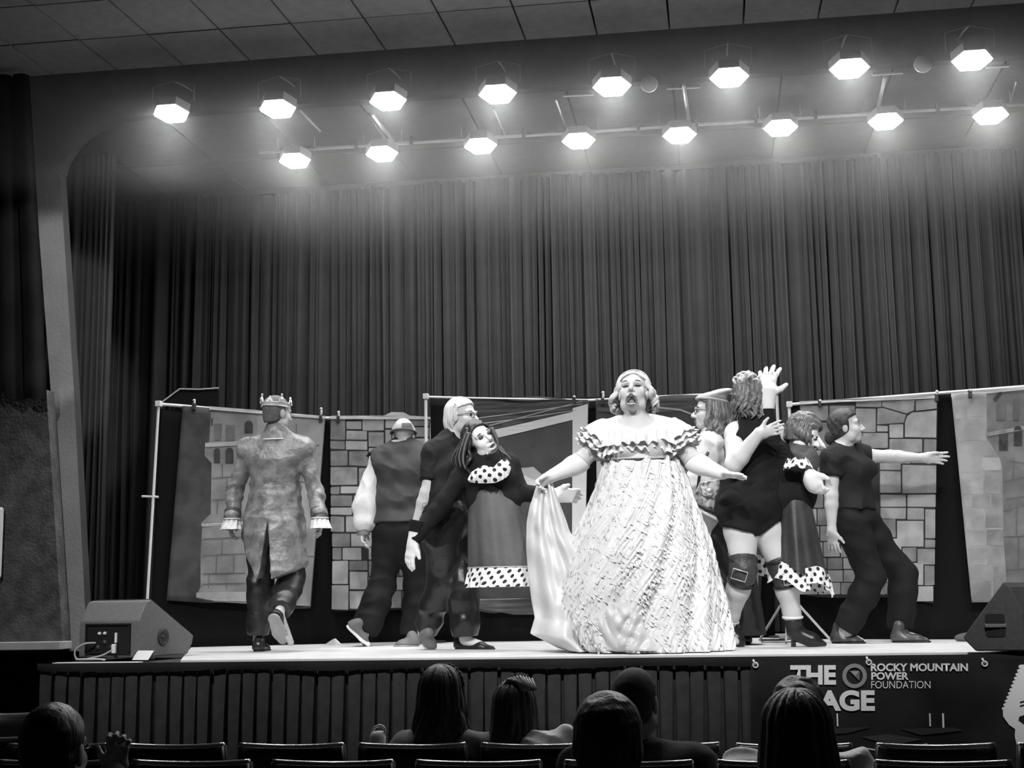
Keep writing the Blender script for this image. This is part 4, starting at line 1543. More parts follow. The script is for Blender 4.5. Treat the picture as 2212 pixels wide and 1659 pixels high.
Qq = np.stack([jj * NU + ii, (jj + 1) * NU + ii, (jj + 1) * NU + (ii + 1) % NU, jj * NU + (ii + 1) % NU], -1).reshape(-1, 4)[:, ::-1]
gs = link('gown_skirt', np_mesh('gown_skirt', Vv, Qq, M_gown), t)
# little gathered petals sewn over the skirt
rr_ = random.Random(77)
V_, Q_, nb = [], [], 0
for k_ in range(1900):
    j = int(NV * (.04 + .94 * rr_.random() ** .75))
    i = int(NU * (.5 + .5 * rr_.random())) % NU
    p = G[min(j, NV - 2), i]
    nrmv = nrm(np.array((math.cos(TH[i]), math.sin(TH[i]), .25)))
    tx_ = nrm(np.array((.5 + rr_.uniform(-.5, .5), 0, -.9 + rr_.uniform(-.3, .5))))
    tx_ = nrm(tx_ - nrmv * tx_.dot(nrmv))
    ty_ = np.cross(nrmv, tx_)
    l_, w_ = rr_.uniform(.028, .060), rr_.uniform(.006, .011)
    lift = rr_.uniform(.003, .007)
    pts = [p - tx_ * l_ * .5, p + ty_ * w_ + nrmv * lift * .8, p + tx_ * l_ * .5 + nrmv * lift, p - ty_ * w_ + nrmv * lift * .8, p + nrmv * (lift * .35)]
    V_ += pts
    Q_ += [(nb, nb + 1, nb + 4), (nb + 1, nb + 2, nb + 4), (nb + 2, nb + 3, nb + 4), (nb + 3, nb, nb + 4)]
    nb += 5
pt = link('skirt_petals', np_mesh('skirt_petals', np.array(V_), np.array(Q_), M_gown, False), gs)
tag(pt, kind='stuff')

# the lifted side of the skirt: a swag from the hand down to the stage
Eo = [(1172, 1030), (1158, 1050), (1146, 1090), (1139, 1130), (1138, 1180), (1142, 1240), (1150, 1300), (1156, 1335), (1146, 1368), (1206, 1398)]
Ei = [(1186, 1030), (1198, 1062), (1214, 1105), (1232, 1150), (1262, 1185), (1290, 1225), (1315, 1275), (1335, 1330), (1350, 1375), (1362, 1406)]
NSV, NSU = 90, 90
G = np.zeros((NSV, NSU, 3))
for j in range(NSV):
    f = j / (NSV - 1) * 9
    i0 = min(int(f), 8)
    ff = f - i0
    ff2 = ff
    a = lerp(Eo[i0], Eo[i0 + 1], ff2)
    b = lerp(Ei[i0], Ei[i0 + 1], ff2)
    fz = j / (NSV - 1)
    for i in range(NSU):
        u = i / (NSU - 1)
        q = lerp(a, b, u)
        q[1] += 10 * math.sin(math.pi * u) * fz
        fold = math.sin(u * 13 + 2.0 * fz + .8 * math.sin(5 * fz)) * (.012 + .024 * fz) + .010 * math.sin(u * 31 + 6 * fz) + .007 * math.sin(u * 9 - 34 * fz)
        dY = -.02 - .30 * fz * math.sin(math.pi * min(1, u * .9 + .12)) - .10 * fz * u
        p = P(q[0], q[1], Yr - .16 + .10 * (1 - fz) + dY * .8 + fold + .12 * fz)
        p[2] = max(p[2], STAGE_Z + .006 + .004 * math.sin(u * 20))
        G[j, i] = p
sw = MB().grid(G).build('lifted_swag', M_gown2, gs, True)
# satin lining turned up at the front hem, lying in chevron folds on the bell
G = np.zeros((30, 60, 3))
for j in range(30):
    v = j / 29
    for i in range(60):
        u = i / 59
        x = (1 - v) * (1290 + 84 * u) + v * (1248 + 172 * u) + 5 * math.sin(9 * v) * (1 - v)
        y = (1 - v) * (1318 - 16 * math.sin(math.pi * u)) + v * (1405 + 2 * u)
        xc = np.interp(y, yy, (xl + xr) / 2)
        hw = np.interp(y, yy, (xr - xl) / 2)
        cs_ = np.clip((x - xc) / hw, -1, 1)
        Yb_ = Yr + .02 - np.interp(y, yy, ryy) * math.sqrt(1 - cs_ * cs_)
        ch_ = .6 * math.sin((abs(u - .42 - .1 * v) * 2.4 + v * 1.5) * 11 + 1.6 * math.sin(5 * u + 3 * v)) + .4 * math.sin(17 * v - 9 * u + 2 * math.sin(7 * u))
        edge = min(1, 5 * u, 5 * (1 - u), 4 * v)
        p = P(x, y, Yb_ - (.034 + .020 * ch_) * edge)
        p[2] = max(p[2], STAGE_Z + .006)
        G[j, i] = p
o = MB().grid(G).build('turned_lining', mat('gown_lining', .66, .3, .72, 8), gs, True)
md = o.modifiers.new('thickness', 'SOLIDIFY')
md.thickness = .006
md = sw.modifiers.new('thickness', 'SOLIDIFY')
md.thickness = .006
# ------------------------------------------------------------------ woman with beret and long hair, behind the gown
Yv = 9.45
M_beret = mat('beret_wool', 0.36, 0.9, 0.44, 30, .2, 80)
M_brown = mat('brown_hair', 0.07, 0.4, 0.19, 26, .25, 80, stretch=(1, 1, .12))
M_blouse = mat('pale_blouse', 0.50, 0.8, 0.64, 22, .2, 40)
M_sk_black = mat('black_skirt_cloth', 0.015, 0.8, .022, 8, bump=.1)
t = thing('person', 'long-haired woman in a beret and pale blouse with a patterned bag behind the white gown', 'person', P(1560, 1392, Yv))
J = JP(Yv, neck=(1545, 930), pelvis=(1548, 1105), sl=(1530, 965, -.12), sr=(1560, 965, .14), el=(1512, 1040, -.16), er=(1580, 1045, .16), wl=(1496, 1100, -.14), wr=(1560, 1110, .10),
       hl=(1540, 1125, -.08), hr=(1556, 1125, .08), kl=(1545, 1255, -.05), kr=(1570, 1255, .08), al=(1555, 1375, -.05), ar=(1592, 1372, .08), chest=(1545, 985), waist=(1546, 1045))
hM = frame((-.97, -.22, .06))
hd = (P(1531, 890, Yv), hM, 1.0)
hl_ = dict(w=J['wl'], d=(-.3, -.1, -1), t=(-1, .2, .2), right=False, curl=.4)
body('b', J, hd, M_skin, t, 1.05, (hl_,))
eyes(hd, t)
lips(hd, t)
glasses(hd, t)
hair_cap(hd, M_brown, t, .012, .045, -.05, 37, amp=.005, freq=60)
strands(hd, M_brown, t, 70, .35, (1.2, 5.1), .022, 2.6, .018, .085, 25, 'hair')
def bl(F):
    torso_sdf(F, J, 1.06, .016, bust=1.0, fwd=(-1, -.2, 0))
    for a in 'lr': arm_sdf(F, J, a, 1, .035, 0, 1.8, loose=.02)
    F.cut(P(1548, 1112, Yv), (0, 0, -1))
garment(J, bl, M_blouse, 'blouse', t, .0085, (.012, 22, 41))
c1_, c2_ = P(1550, 1085, Yv), P(1572, 1372, Yv)
G, UV = skirt_surf(c1_, c2_, (.15, .15), (.24, .24), 120, 24, 8, .06, 14, .3)
MB().grid(G, UV, True).build('long_skirt', M_sk_black, t, True)
for x in (1548, 1590):
    q = PZ(x, 1394, STAGE_Z)
    q[1] = Yv + (.05 if x > 1560 else -.05)
    q[2] = STAGE_Z
    shoe('shoe', q + (.1, 0, 0), q + (-.13, -.04, 0), M_shoe_b, t, sole=M_black, sole_t=.01)
# beret
cc, M, s = hd
bt = thing('beret', 'soft pale beret with a drooping crown on the long-haired woman', 'hat', P(1535, 840, Yv))
F = Field(cc - .2, cc + np.array((.2, .2, .26)), .007)
F.ell(cc + M @ np.array((.0, -.045, .122)), (.098, .122, .027), frame(M[:, 1] + np.array((0, 0, -.30)), (0, 0, 1)), .02)
F.ell(cc + M @ np.array((.0, -.02, .095)), (.084, .100, .028), M, .03)
F.wrinkle(.006, 22, 3)
F.build('crown', M_beret, bt)
MB().tube([cc + M @ np.array((.088 * math.cos(q), -.02 + .105 * math.sin(q), .078 + .01 * math.sin(q))) for q in np.linspace(0, 6.28, 37)[:-1]], .010, 8, closed=True).build('brow_band', M_beret, bt, True)

# patterned shoulder bag hanging at her hip
M_bagp = mat('bag_print', 0.03, 0.7, 0.6, 26, detail=2)
Yg = 9.2
bg = thing('shoulder_bag', 'small bag with a busy dark and light floral print hanging beside the beret woman', 'bag', P(1545, 1090, Yg))
def bagpt(x, y, d): return P(x, y, Yg + d)
fr_ = [(1502, 1062), (1512, 1040), (1560, 1034), (1584, 1040), (1590, 1090), (1578, 1128), (1560, 1124), (1500, 1095)]
o = MB().prism([bagpt(x, y, -.05) for x, y in fr_], (0, .10, 0)).build('bag_body', M_bagp, bg, bevel=.015)
fl = [(1510, 1042), (1558, 1035), (1586, 1040), (1588, 1070), (1560, 1082), (1518, 1070)]
MB().prism([bagpt(x, y, -.068) for x, y in fl], (0, .014, 0)).build('flap', mat('flap_print', 0.75, 0.7, 0.08, 34, detail=1), bg, bevel=.004)
MB().tube([bagpt(1500, 1097, -.06), bagpt(1530, 1112, -.07), bagpt(1562, 1128, -.06), bagpt(1580, 1130, -.05)], .010, 8).build('piping', M_white, bg, True)
MB().tube([bagpt(1503, 1088, -.07), bagpt(1532, 1102, -.075), bagpt(1560, 1118, -.07)], .012, 8).build('dark_band', M_black, bg, True)
MB().lathe([(.001, .012), (.012, .009), (.016, 0)], bagpt(1532, 1060, -.07), (0, -1, 0), 14).build('clasp', M_metal, bg, True)
MB().tube([bagpt(1507, 1058, -.02), bagpt(1512, 1020, -.03), bagpt(1522, 990, -.02), bagpt(1538, 962, .10)], .011, 6, flat=.3).build('strap', M_black, bg, True)

# ------------------------------------------------------------------ woman in black shorts working the second puppet, seen from behind
Ys = 8.95
t = thing('person', 'bare-armed woman in black vest, shorts and knee pads holding up a bobbed-hair puppet', 'person', P(1680, 1400, Ys))
J = JP(Ys, neck=(1632, 912), pelvis=(1622, 1085), sl=(1592, 938, -.04), sr=(1672, 940, .10), el=(1585, 1004, -.22), er=(1702, 1010, .12), wl=(1640, 936, -.30), wr=(1720, 1010, .0),
       hl=(1600, 1108, -.03), hr=(1648, 1108, .05), kl=(1606, 1234, -.10), kr=(1694, 1240, -.02), al=(1570, 1360, .12), ar=(1716, 1352, .02), tl=(1590, 1386, .05), tr=(1752, 1388, .0), chest=(1630, 965), waist=(1628, 1030))
hM = frame((.62, .75, -.02))
hd = (P(1622, 858, Ys), hM, 1.0)
hl_ = dict(w=J['wl'], d=(.80, .25, .22), t=(-.35, -.1, 1), right=False, curl=.4, curls=(.25, .3, .35, .45), thumb=.8)
body('b', J, hd, M_skin, t, 1.24, (hl_,), ga=1.35)
hair_cap(hd, M_brown, t, .014, .05, -.06, 47, amp=.006, freq=60)
M_curl = mat('light_curls', 0.45, 0.5, 0.62, 30, .3, 60)
rg = random.Random(6)
m = MB()
cc, M, s = hd
for i in range(34):
    a, b = rg.uniform(0, 6.28), rg.uniform(0, 1.25)
    p = cc + M @ np.array((.085 * math.sin(b) * math.cos(a), -.03 + .10 * math.sin(b) * math.sin(a), .045 + .100 * math.cos(b)))
    ax1 = nrm(np.array((rg.uniform(-1, 1), rg.uniform(-1, 1), rg.uniform(-1, 1))))
    ax2 = nrm(np.cross(ax1, (.3, .5, .8)))
    m.tube([p + .019 * (ax1 * math.cos(q) + ax2 * math.sin(q)) for q in np.linspace(0, 6.28, 11)[:-1]], .009, 6, closed=True)
m.build('hair_curls', M_curl, t, True)
F = Field(cc - .2, cc + .2, .006)
F.ell(cc + M @ np.array((0, -.105, -.02)), (.05, .045, .055), M, .01)
F.wrinkle(.007, 50, 6)
F.build('hair_bun', M_brown, t)
strands(hd, M_brown, t, 26, .17, (1.8, 4.7), .016, 3, .015, .03, 35, 'hair', curl_end=.01)


def vest2(F):
    torso_sdf(F, J, 1.26, .016, bust=1.1, fwd=(.6, .7, 0), belly=1.0)
    F.cut(J['pelvis'] - (0, 0, .03), (0, 0, -1))
    for a, s_ in (('l', -1), ('r', 1)):
        F.ell(J['s' + a] + np.array((s_ * .055, 0, .02)), (.085, .14, .125), None, .01, 'sub')
    F.ell(J['neck'] + (0, 0, .07), (.075, .10, .075), None, .01, 'sub')


garment(J, vest2, M_blk, 'vest_top', t, .0085, (.009, 20, 51))
def shorts(F):
    sv = nrm(J['hr'] - J['hl'])
    F.cone(J['pelvis'] + (0, 0, .10), J['pelvis'] - (0, 0, .03), .152, .172, .05, side=sv, wf=1.38)
    for a in 'lr':
        leg_sdf(F, J, a, 1.24, .02, 0, .62)
        F.cone(J['pelvis'] - (0, 0, .02), J['h' + a], .14, .135, .05)
    for a in 'lr':
        d = nrm(J['k' + a] - J['h' + a])
    d = nrm(J['kl'] - J['hl'])
    F.cut(lerp(J['hl'], J['kl'], .36), nrm(d + np.array((-.35, 0, 0))), J['hl'] - np.array((.3, .4, .6)), np.array((P(1622, 1100, Ys)[0], 12, 3)))
    d = nrm(J['kr'] - J['hr'])
    F.cut(lerp(J['hr'], J['kr'], .30), nrm(d + np.array((.5, 0, 0))), np.array((P(1622, 1100, Ys)[0], 7, 0)), J['hr'] + np.array((.4, .4, .3)))
garment(J, shorts, M_blk2, 'shorts', t, .0085, (.010, 18, 52), pts=[J[k_] for k_ in ('pelvis', 'hl', 'hr', 'kl', 'kr')], pad=.26)
M_pad = mat('knee_pad', 0.035, 0.5, .05, 20, bump=.2)
for a in 'lr':
    K, H, A_ = J['k' + a], J['h' + a], J['a' + a]
    d1, d2 = nrm(H - K), nrm(A_ - K)
    F = Field(K - .2, K + .2, .007)
    F.cone(K + d1 * .10, K, .088, .083, .02)
    F.cone(K, K + d2 * .085, .083, .079, .02)
    F.wrinkle(.004, 40, 2)
    F.cut(K + d1 * .095, d1)
    F.cut(K + d2 * .085, d2)
    kp = F.build('knee_pad', M_pad, t)
    u = nrm(np.cross(d2, (0, 1, 0)))
    v = np.cross(d2, u)
    for off, dd, r_ in ((.088, d1, .092), (.078, d2, .084)):
        MB().tube([K + dd * off + r_ * (u * math.cos(q) + v * math.sin(q)) for q in np.linspace(0, 6.283, 29)[:-1]], .006, 6, closed=True).build('pad_band', M_black, kp, True)
    c_ = K + d2 * .03 + np.array((-.02 if a == 'l' else .03, -.096, 0))
    sq = [c_ + u * x * .045 + d2 * y * .035 for x, y in ((-1, -1), (1, -1), (1, 1), (-1, 1))]
    MB().tube(sq, .004, 6, closed=True).build('pad_outline', M_metal, kp, True)
# heeled ankle boots
for a, hx, hy, tx_, ty_ in (('r', 1704, 1392, 1784, 1399), ('l', 1575, 1392, 1604, 1399)):
    an = J['a' + a]
    hz = PZ(hx, hy, STAGE_Z)
    hz = np.array((hz[0], an[1], STAGE_Z))
    tz = np.array((PZ(tx_, ty_, STAGE_Z)[0], an[1] - .03, STAGE_Z + .016))
    hb = hz + np.array((.012, 0, .085))
    ball = lerp(hb, tz, .62)
    ball[2] = STAGE_Z + .040
    F = Field(np.minimum(np.minimum(hb, tz), an) - .12, np.maximum(np.maximum(hb, tz), an) + .12, .006)
    up_ = nrm(J['k' + a] - an)
    F.cone(an + up_ * .06, hb + (.012, 0, .01), .060, .052, .02)
    F.cone(hb + (.012, 0, .0), ball, .050, .046, .02)
    F.cone(ball, tz, .044, .017, .02)
    F.cut(an + up_ * .045, up_)
    F.cut((0, 0, STAGE_Z + .003), (0, 0, -1))
    bo = F.build('ankle_boot', M_shoe_b, t)
    MB().lathe([(.0, 0), (.016, 0), (.014, .04), (.026, .085), (.0, .09)], hz + (.008, 0, .001), (0, 0, 1), 14).build('heel', M_shoe_b, bo, True)
for a in 'lr':
    d = nrm(J['k' + a] - J['a' + a])
    MB().tube([J['a' + a] + d * .055 + .058 * np.array((math.cos(q), math.sin(q), .1 * math.sin(q))) for q in np.linspace(0, 6.283, 21)[:-1]], .009, 8, closed=True).build('sock_top', M_white, t, True)

# ------------------------------------------------------------------ second puppet: red bob, masked nose, raised arm
Yq = 9.0
M_red = mat('bob_hair', 0.07, 0.35, 0.19, 30, .25, 90, stretch=(1, 1, .12))
t = thing('puppet', 'life-size puppet with hooked-nose mask, bobbed hair and a huge raised white glove', 'puppet', P(1710, 1250, Yq))
J = JP(Yq, neck=(1716, 985), pelvis=(1705, 1075), sl=(1688, 985, -.04), sr=(1742, 990, .08), el=(1662, 942, -.04), wl=(1656, 878, -.04), er=(1745, 1035, -.02), wr=(1745, 1030, -.16),
       hl=(1695, 1085), hr=(1715, 1085), chest=(1716, 1010), waist=(1708, 1055))
hM = frame((.80, -.30, -.42), (.35, 0, .9))
hd = (P(1737, 938, Yq), hM, 1.0)
A = pts_of(J)
F = Field(A.min(0) - .2, A.max(0) + .2, .0095, [(hd[0] - .13, hd[0] + .15, .0045)])
torso_sdf(F, J, .88, 0)
for a in 'lr': arm_sdf(F, J, a, .85, 0)
F.cone(hd[0] + hM @ np.array((0, -.02, -.08)), J['neck'], .045, .05, .03)
head_sdf(F, *hd, mouth=0.1, ears=False, nose=2.0)
L = lambda x, y, z: hd[0] + hM @ np.array((x, y, z))
F.build('body', M_mask, t)
# dark domino mask with long hooked nose
F = Field(hd[0] - .17, hd[0] + .2, .005)
F.ell(L(0, .03, .005), (.068, .072, .030), hM, .01)
for sx in (-1, 1): F.ell(L(sx * .034, .095, .004), (.020, .03, .009), hM, .004, 'sub')
mk_ = F.build('mask', mat('domino_mask', .03, .3), t)
F = Field(hd[0] - .17, hd[0] + .24, .005)
F.cone(L(0, .088, .012), L(0, .140, -.020), .016, .012, .02)
F.cone(L(0, .140, -.020), L(0, .165, -.028), .012, .005, .01)
F.build('mask_beak', M_mask, mk_)
for sx in (-1, 1):
    MB().lathe([(.001, .010), (.010, .007), (.013, 0)], L(sx * .034, .080, .004), hM[:, 1], 12).build('eyeball', M_eyew, t, True)
lips(hd, t, M_mask_sh)
hair_cap(hd, M_red, t, .022, .05, -.06, 57, amp=.006, freq=55)
strands(hd, M_red, t, 54, .10, (1.0, 5.3), .008, 2, .016, .05, 45, 'hair', curl_end=.05)


def pdress2(F):
    torso_sdf(F, J, .92, .014)
    for a in 'lr': arm_sdf(F, J, a, .85, .018, 0, 2.0)
bod = garment(J, pdress2, M_blk, 'bodice', t, .0085, (.004, 20, 61))
F = Field(J['neck'] - .2, J['neck'] + .2, .007)
F.cone(J['neck'] + (.01, -.02, .0), J['neck'] + (.06, -.03, -.03), .085, .095, .03)
F.wrinkle(.006, 30, 3)
F.build('collar', M_dress, bod)
# huge stiff glove with open fingers
q = J['wl']
F = Field(q - .3, q + .35, .0055)
F.cone(q - (0, 0, .02), q + np.array((0, 0, .10)), .050, .068, .02)
hand_sdf(F, q + np.array((0, 0, .06)), (.12, -.05, 1), (.9, -.2, .2), False, 1.36, .42, .24, 1.3, 1.18, .010)
F.cut(q - (0, 0, .02), (0, 0, -1))
F.build('glove', M_glove, t)
q = J['wr']
F = Field(q - .25, q + .25, .0055)
F.ell(q + np.array((.02, -.01, -.03)), (.058, .05, .075), frame((1, 0, .3)), .02)
hand_sdf(F, q + np.array((.02, -.02, .02)), (.35, -.2, -1), (.5, -.5, .8), True, 1.05, .8, .05, .9, 1.4, .012)
F.build('glove', M_glove, t)
c_ = q + np.array((-.06, -.02, .09))
G = np.array([[c_ + np.array((.075 * math.cos(a) + .02 * f, .05 * math.sin(a) - .01, .03 - .055 * f + .012 * math.sin(5 * a) + .25 * -.1 * math.cos(a))) * np.array((1 + .1 * f, 1 + .25 * f, 1)) * 1 if False else c_ + np.array(((.062 + .03 * f) * math.cos(a), (.045 + .03 * f) * math.sin(a), .02 - .055 * f + .010 * math.sin(6 * a))) for a in np.linspace(0, 2 * np.pi, 49)] for f in np.linspace(0, 1, 5)])
UV = np.array([[(a * .09, .06 * f) for a in np.linspace(0, 2 * np.pi, 49)] for f in np.linspace(0, 1, 5)])
MB().grid(G, UV).build('dotted_cuff', M_dot, bod, True, uv=True)
def hem2(a): return -.02 - .055 * math.cos(a) + .02 * math.sin(5 * a)
c1_, c2_ = P(1712, 1052, Yq), P(1726, 1226, Yq)
G, UV = skirt_surf(c1_, c2_, (.09, .10), (.172, .19), 140, 26, 6, .06, 24, .15, hem2)
skt = MB().grid(G, UV, True).build('skirt', mat('dark_dress', .028, .5, .05, 5, bump=.1), t, True)
# dotted trim sewn in overlapping flounces
r_ = random.Random(3)
for k_ in range(9):
    a0, a1 = k_ * .7 - .05, k_ * .7 + .78
    dz = r_.uniform(-.018, .022)
    G, UV = [], []
    for j in range(5):
        f = j / 4
        row, ru = [], []
        for i in range(22):
            a = a0 + (a1 - a0) * i / 21
            rr_ = .172 + .012 + .006 * (k_ % 2) + .02 * f + .006 * math.sin(14 * a + 3 * f)
            row.append((c2_[0] + rr_ * math.cos(a), c2_[1] + rr_ * .98 * math.sin(a), c2_[2] + hem2(a) + dz + .02 - .105 * f + .006 * math.sin(9 * a + k_) * f))
            ru.append((a * .21, row[-1][2] - dz))
        G.append(row)
        UV.append(ru)
    MB().grid(np.array(G), np.array(UV)).build('dotted_flounce', M_dot, skt, True, uv=True)

G = np.array([[P(1612 + 58 * i / 13, 1192 + 44 * j / 5 + 14 * i / 13, Yq + .20 + .02 * math.sin(i * 1.1 + .4 * j)) for i in range(14)] for j in range(6)])
UV = G[:, :, [0, 2]]
MB().grid(G, UV).build('dotted_flounce', M_dot, skt, True, uv=True)
# ------------------------------------------------------------------ person in black leaning back and pointing to the right
Yn = 9.5
M_dkhair = mat('dark_hair', 0.02, 0.5, 0.05, 40, .2, 90)
t = thing('person', 'person in black tee and trousers leaning back with one arm stretched out to the right', 'person', P(1880, 1388, Yn))
J = JP(Yn, neck=(1816, 968), pelvis=(1842, 1118), sr=(1800, 990, -.12), sl=(1852, 985, .14), er=(1796, 1072, -.16), wr=(1797, 1146, -.16), el=(1922, 986, .15), wl=(1995, 989, .10),
       hr=(1838, 1132, -.08), hl=(1862, 1132, .08), kr=(1884, 1252, -.10), kl=(1952, 1240, .06), ar=(1822, 1362, -.06), al=(1946, 1362, .08), tr=(1865, 1388, -.06), tl=(2000, 1385, .08), chest=(1830, 1010), waist=(1838, 1062))
hM = frame((.97, -.12, .12), (-.10, 0, 1))
hd = (P(1829, 922, Yn), hM, .98)
hr_ = dict(w=J['wr'], d=(.02, -.02, -1), t=(.9, -.5, 0), right=True, curl=.45)
hl_ = dict(w=J['wl'], d=(1, -.05, -.06), t=(-.1, -.2, 1), right=False, curl=.22, curls=(.1, .2, .35, .4), thumb=.15)
body('b', J, hd, M_skin, t, 1.02, (hr_, hl_), ga=1.02)
eyes(hd, t)
lips(hd, t)
hair_cap(hd, M_dkhair, t, .012, .052, -.05, 67, amp=.0025, freq=60)
F = Field(hd[0] - .25, hd[0] + .2, .006)
F.ell(hd[0] + hM @ np.array((0, -.12, -.06)), (.04, .038, .045), hM, .02)
F.ell(hd[0] + hM @ np.array((0, -.08, -.03)), (.05, .06, .05), hM, .02)
F.build('hair_knot', M_dkhair, t)


def tee3(F):
    torso_sdf(F, J, 1.04, .018, bust=.9, fwd=(.95, -.2, 0))
    F.ell(J['neck'] + np.array((.05, -.02, .055)), (.075, .085, .06), None, .01, 'sub')
    F.cone(J['pelvis'] + (0, 0, .10), J['pelvis'] + (0, 0, .03), .118, .128, .03, side=(0.1, 1, 0), wf=1.35)
    F.cut(J['pelvis'] + (0, 0, .05), (0, 0, -1))


g = garment(J, tee3, M_tee, 'tee_shirt', t, .0085, (.011, 18, 71))
sleeve(J, 'r', M_tee, g, 1.05, .022, .50, 71)
sleeve(J, 'l', M_tee, g, 1.05, .020, .42, 72)
garment(J, lambda F: trousers(F, J, 1.04, .016, .022, 1.97), M_blk2, 'trousers', t, .009, (.008, 18, 72), pts=[J[k_] for k_ in ('pelvis', 'hl', 'hr', 'kl', 'kr', 'al', 'ar')])
M_shoe_g = mat('worn_leather', 0.04, 0.35, .08, 14)
for hx, tx, y in ((1797, 1870, 1390), (1927, 2011, 1388)):
    a, b = PZ(hx, y, STAGE_Z), PZ(tx, y, STAGE_Z)
    sh = shoe('shoe', a, b, M_shoe_g, t, sole=M_black, sole_t=.012, hgt=.11, wd=.043)
# ------------------------------------------------------------------ painted backdrops on pipe frames
M_pole = mat('pole_metal', 0.8, 0.4)
M_st = [mat('stone_paint_%s' % n, a, 0.9, b, 9, detail=6) for n, a, b in (('pale', .25, .36), ('mid', .18, .29), ('grey', .13, .22), ('light', .30, .40))]
M_line = mat('mortar_paint', 0.02, 0.9)
M_night = mat('night_paint', 0.03, 0.9, 0.065, 6, detail=6)
M_tower = mat('tower_paint', 0.15, 0.9, 0.24, 7, detail=6)
M_tower_d = mat('tower_shadow_paint', 0.09, 0.9, 0.14, 8)
M_window = mat('window_paint', 0.022, 0.9, 0.05, 14)
M_wall = mat('wall_wash', 0.22, 0.9, 0.34, 5, detail=6)
M_wall2 = mat('wall_wash_dim', 0.12, 0.9, 0.20, 7, detail=6)
M_slate = mat('slate_paint', 0.035, 0.9, 0.055, 5, detail=7)
M_wood = mat('wood_paint', 0.03, 0.9, 0.10, 4, detail=5, stretch=(.5, 1, 9))
M_cream = mat('cream_paint', 0.48, 0.9, 0.54, 6)
M_cream_d = mat('cream_dim_paint', 0.30, 0.9, 0.36, 6)
M_fold_lit = mat('canvas_hem', .5, .9, .6, 12)  # pale canvas fold, light from above put into its colour
M_pl = mat('pale_line_paint', 0.32, 0.9)


class Cloth:
    def __init__(s, name, label, xa, Ya, xb, Yb, off, amp=.010, seed=0):
        a, b = P(xa, 900, Ya), P(xb, 900, Yb)
        s.a = a
        d = b - a
        d[2] = 0
        s.n = nrm(np.cross(d, (0, 0, 1)))
        if s.n[1] > 0: s.n = -s.n
        s.off, s.amp = off, amp
        s.ph = seed * 1.7
        s.name = name
        s.root = None
        s.label = label

    def q(s, px, py, lift=0.0):
        d = ray(px, py)
        t = (s.a + s.n * s.off - CAM).dot(s.n) / d.dot(s.n)
        p = CAM + d * t
        wv = math.sin(p[0] * 7.0 + s.ph + .5 * math.sin(p[2] * 2)) * s.amp + math.sin(p[2] * 3.1 + s.ph) * s.amp * .5 + math.sin(p[0] * 17 + p[2] * 1.5) * s.amp * .25
        return p + s.n * (wv + lift)

    def sheet(s, TL, TR, BR, BL, m, top=None, bot=None, n=(40, 30), part='cloth', lift=0, cat='backdrop'):
        G = np.zeros((n[1], n[0], 3))
        for j in range(n[1]):
            v = j / (n[1] - 1)
            for i in range(n[0]):
                u = i / (n[0] - 1)
                A, B = lerp(TL, TR, u), lerp(BL, BR, u)
                if top: A[1] += top(u)
                if bot: B[1] += bot(u)
                p = lerp(A, B, v)
                G[j, i] = s.q(p[0], p[1], lift)
        mb = MB().grid(G)
        if s.root is None:
            s.root = thing(s.name, s.label, cat, s.q(*lerp(BL, BR, .5)))
        o = mb.build(part, m, s.root, True)
        md = o.modifiers.new('thickness', 'SOLIDIFY')
        md.thickness = .003
        md.offset = -1
        return o

    def paint(s, poly, m, part, lift=.004, parent=None, nx=None, ny=None):
        poly = np.asarray(poly, float)
        y0, y1 = poly[:, 1].min() + .05, poly[:, 1].max() - .05
        w_ = poly[:, 0].max() - poly[:, 0].min()
        nx = nx or max(2, min(24, int(w_ / 12) + 1))
        ny = ny or max(2, min(30, int((y1 - y0) / 12) + 1))
        ys = np.linspace(y0, y1, ny)
        ys = np.unique(np.concatenate([ys, np.clip(poly[:, 1], y0, y1)]))
        G = np.zeros((len(ys), nx, 3))
        for j, y in enumerate(ys):
            xs = []
            for k in range(len(poly)):
                (xa, ya), (xb, yb) = poly[k], poly[(k + 1) % len(poly)]
                if min(ya, yb) <= y <= max(ya, yb) and abs(ya - yb) > 1e-6:
                    xs.append(xa + (xb - xa) * (y - ya) / (yb - ya))
            if not xs: xs = [poly[:, 0].mean()]
            for i in range(nx):
                G[j, i] = s.q(min(xs) + (max(xs) - min(xs)) * i / (nx - 1), y, lift)
        return MB().grid(G).build(part, m, parent or s.root)

    def stones(s, rects, lift=.004, seed=0, mats=None, part='painted_stone', parent=None):
        r = random.Random(seed)
        mats = mats or M_st
        for R in rects:
            if len(R) == 4 and not hasattr(R[0], '__len__'):
                x0, y0, x1, y1 = R
                j = lambda: r.uniform(-.9, .9)
                c = 1.2
                x0, y0, x1, y1 = x0 - .1, y0 - .1, x1 + .1, y1 + .1
                poly = [(x0 + c, y0 + j()), (x1 - c, y0 + j()), (x1 + j() * .5, y0 + c), (x1 + j() * .5, y1 - c), (x1 - c, y1 + j()), (x0 + c, y1 + j()), (x0 + j() * .5, y1 - c), (x0 + j() * .5, y0 + c)]
            else:
                poly = R
            s.paint(poly, r.choice(mats), part, lift, parent)


def arch(x0, x1, y0, y1):
    xm, h = (x0 + x1) / 2, (x1 - x0) * .55
    return [(x0, y1), (x0, y0 + h)] + [(xm - (x1 - x0) / 2 * math.cos(q), y0 + h - h * math.sin(q)) for q in np.linspace(.3, np.pi - .3, 7)] + [(x1, y0 + h), (x1, y1)]


